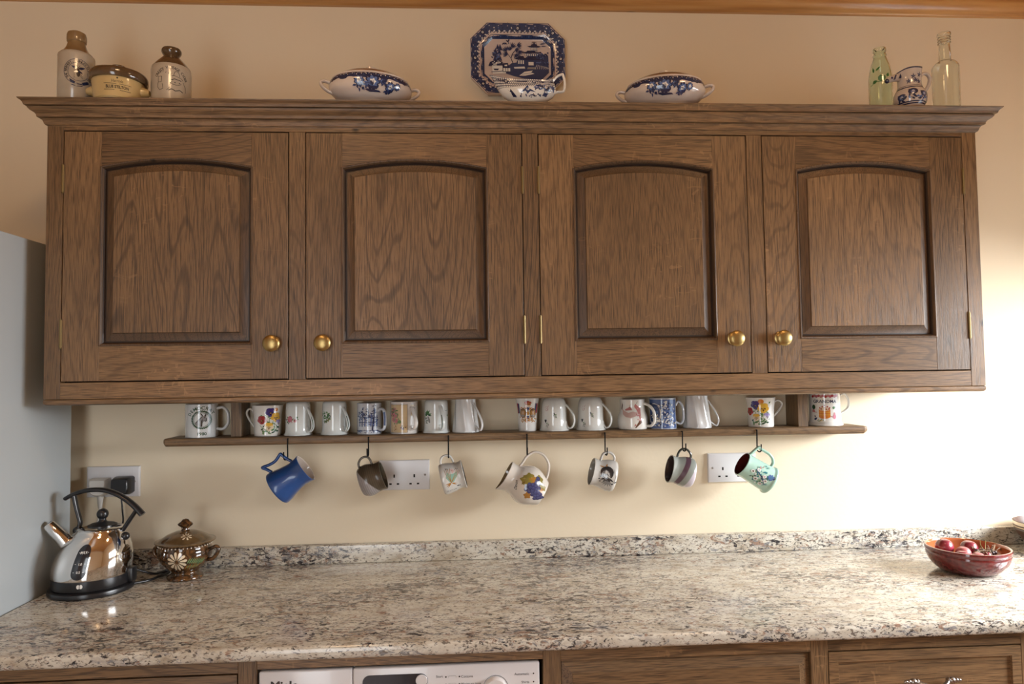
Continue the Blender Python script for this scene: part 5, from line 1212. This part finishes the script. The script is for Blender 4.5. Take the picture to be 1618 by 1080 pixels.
gs = thing('grape_stalk', 'tangled bare brown grape stalk in the right side of the red bowl', 'stalk', (2.3780, -.2950, .9420))
tube('main_stem', catmull([(-.035, 0, .006), (-.015, .006, .012), (.005, 0, .008), (.022, .010, .014), (.035, .022, .022)], 6), .0018, .0018, STM, gs, 6)
rd = random.Random(11)
for k in range(26):
    a, b = rd.uniform(-.034, .028), rd.uniform(-.022, .034); q = rd.uniform(0, 6.28); l_ = rd.uniform(.010, .020)
    tube('twig', catmull([(a*.6, b*.4, .007), (a+l_*.5*cos(q), b+l_*.5*sin(q), .012+rd.uniform(0, .008)), (a+l_*cos(q), b+l_*sin(q), .008+rd.uniform(0, .008))], 4), .0012, .0012, STM, gs, 5)
for k in range(2): tube('twig', catmull([(.0, .01, .008), (.012*k-.004, .02, .020), (.016*k-.002, .026, .034)], 4), .0009, .0009, plain('green_stalk', (.22, .20, .04), .6), gs, 5)
for k in range(12): ball('raisin', (rd.uniform(-.030, .034), rd.uniform(-.018, .024), rd.uniform(.002, .010)), rd.uniform(.0045, .0065), plain('raisin_skin', (.035, .015, .015), .4), gs, 10)
# striped bowl at the right edge of the picture
b2 = thing('striped_bowl', 'brown and cream striped bowl of oranges at the right edge', 'bowl', (2.7100, -.1230, .9004))
c_o = dense([(.045, 0), (.052, .001), (.070, .020), (.088, .046), (.0975, .066), (.0990, .076), (.0995, .084)], 5)
lathe('bowl_body', [(.04, .001)]+c_o+[(.0965, .0855), (.094, .080), (.085, .050), (.05, .012), (.001, .008)], [plain('matt_umber', (.07, .034, .022), .45)], b2, 64, 45)
for r0, z0, z1 in ((0, .0605, .0640), (0, .0670, .0705), (0, .0745, .0840)):
    S_ = lathe_surface(c_o, 0); V = []; F = []
    for q in range(4):
        for k in range(64): V.append(S_(.0995*2*pi*k/64, z0+(z1-z0)*q/3, .0003))
    for q in range(3):
        for k in range(64): F.append((q*64+k, q*64+(k+1) % 64, q*64+64+(k+1) % 64, q*64+64+k))
    mesh('glaze_stripe', V, F, pm('cream') if z1 > .07 else pm('grey'), b2, 60)
OR = plain('orange_peel', (.62, .22, .03), .4, bump=.4, bscale=500)
for i, (c, lb) in enumerate((((2.672, -.140, .9640), 'orange at the left side of the striped bowl'), ((2.745, -.120, .962), 'orange at the right side of the striped bowl'), ((2.712, -.078, .964), 'orange at the back of the striped bowl'))): fruit('orange', lb, 'fruit', c, .031, OR, 'oranges in the striped bowl')

# ------------------------------------------------------------------ groups of like things
for o_ in bpy.data.objects:
    if o_.parent or 'label' not in o_ or 'group' in o_: continue
    nm = o_.name.split('.')[0]
    if nm == 'mug': o_['group'] = 'mugs hanging from the shelf hooks' if o_['label'].find('hang') >= 0 else 'mugs standing on the shelf'
    elif nm in ('tureen', 'wall_socket', 'base_cabinet', 'fill_lamp', 'plug', 'glass_bottle'):
        o_['group'] = {'tureen': 'tureens on top of the cabinet', 'wall_socket': 'double sockets above the worktop', 'base_cabinet': 'oak base cabinets under the worktop', 'fill_lamp': 'added warm fill lamps', 'plug': 'plugs in the left socket', 'glass_bottle': 'old glass bottles on top of the cabinet'}[nm]
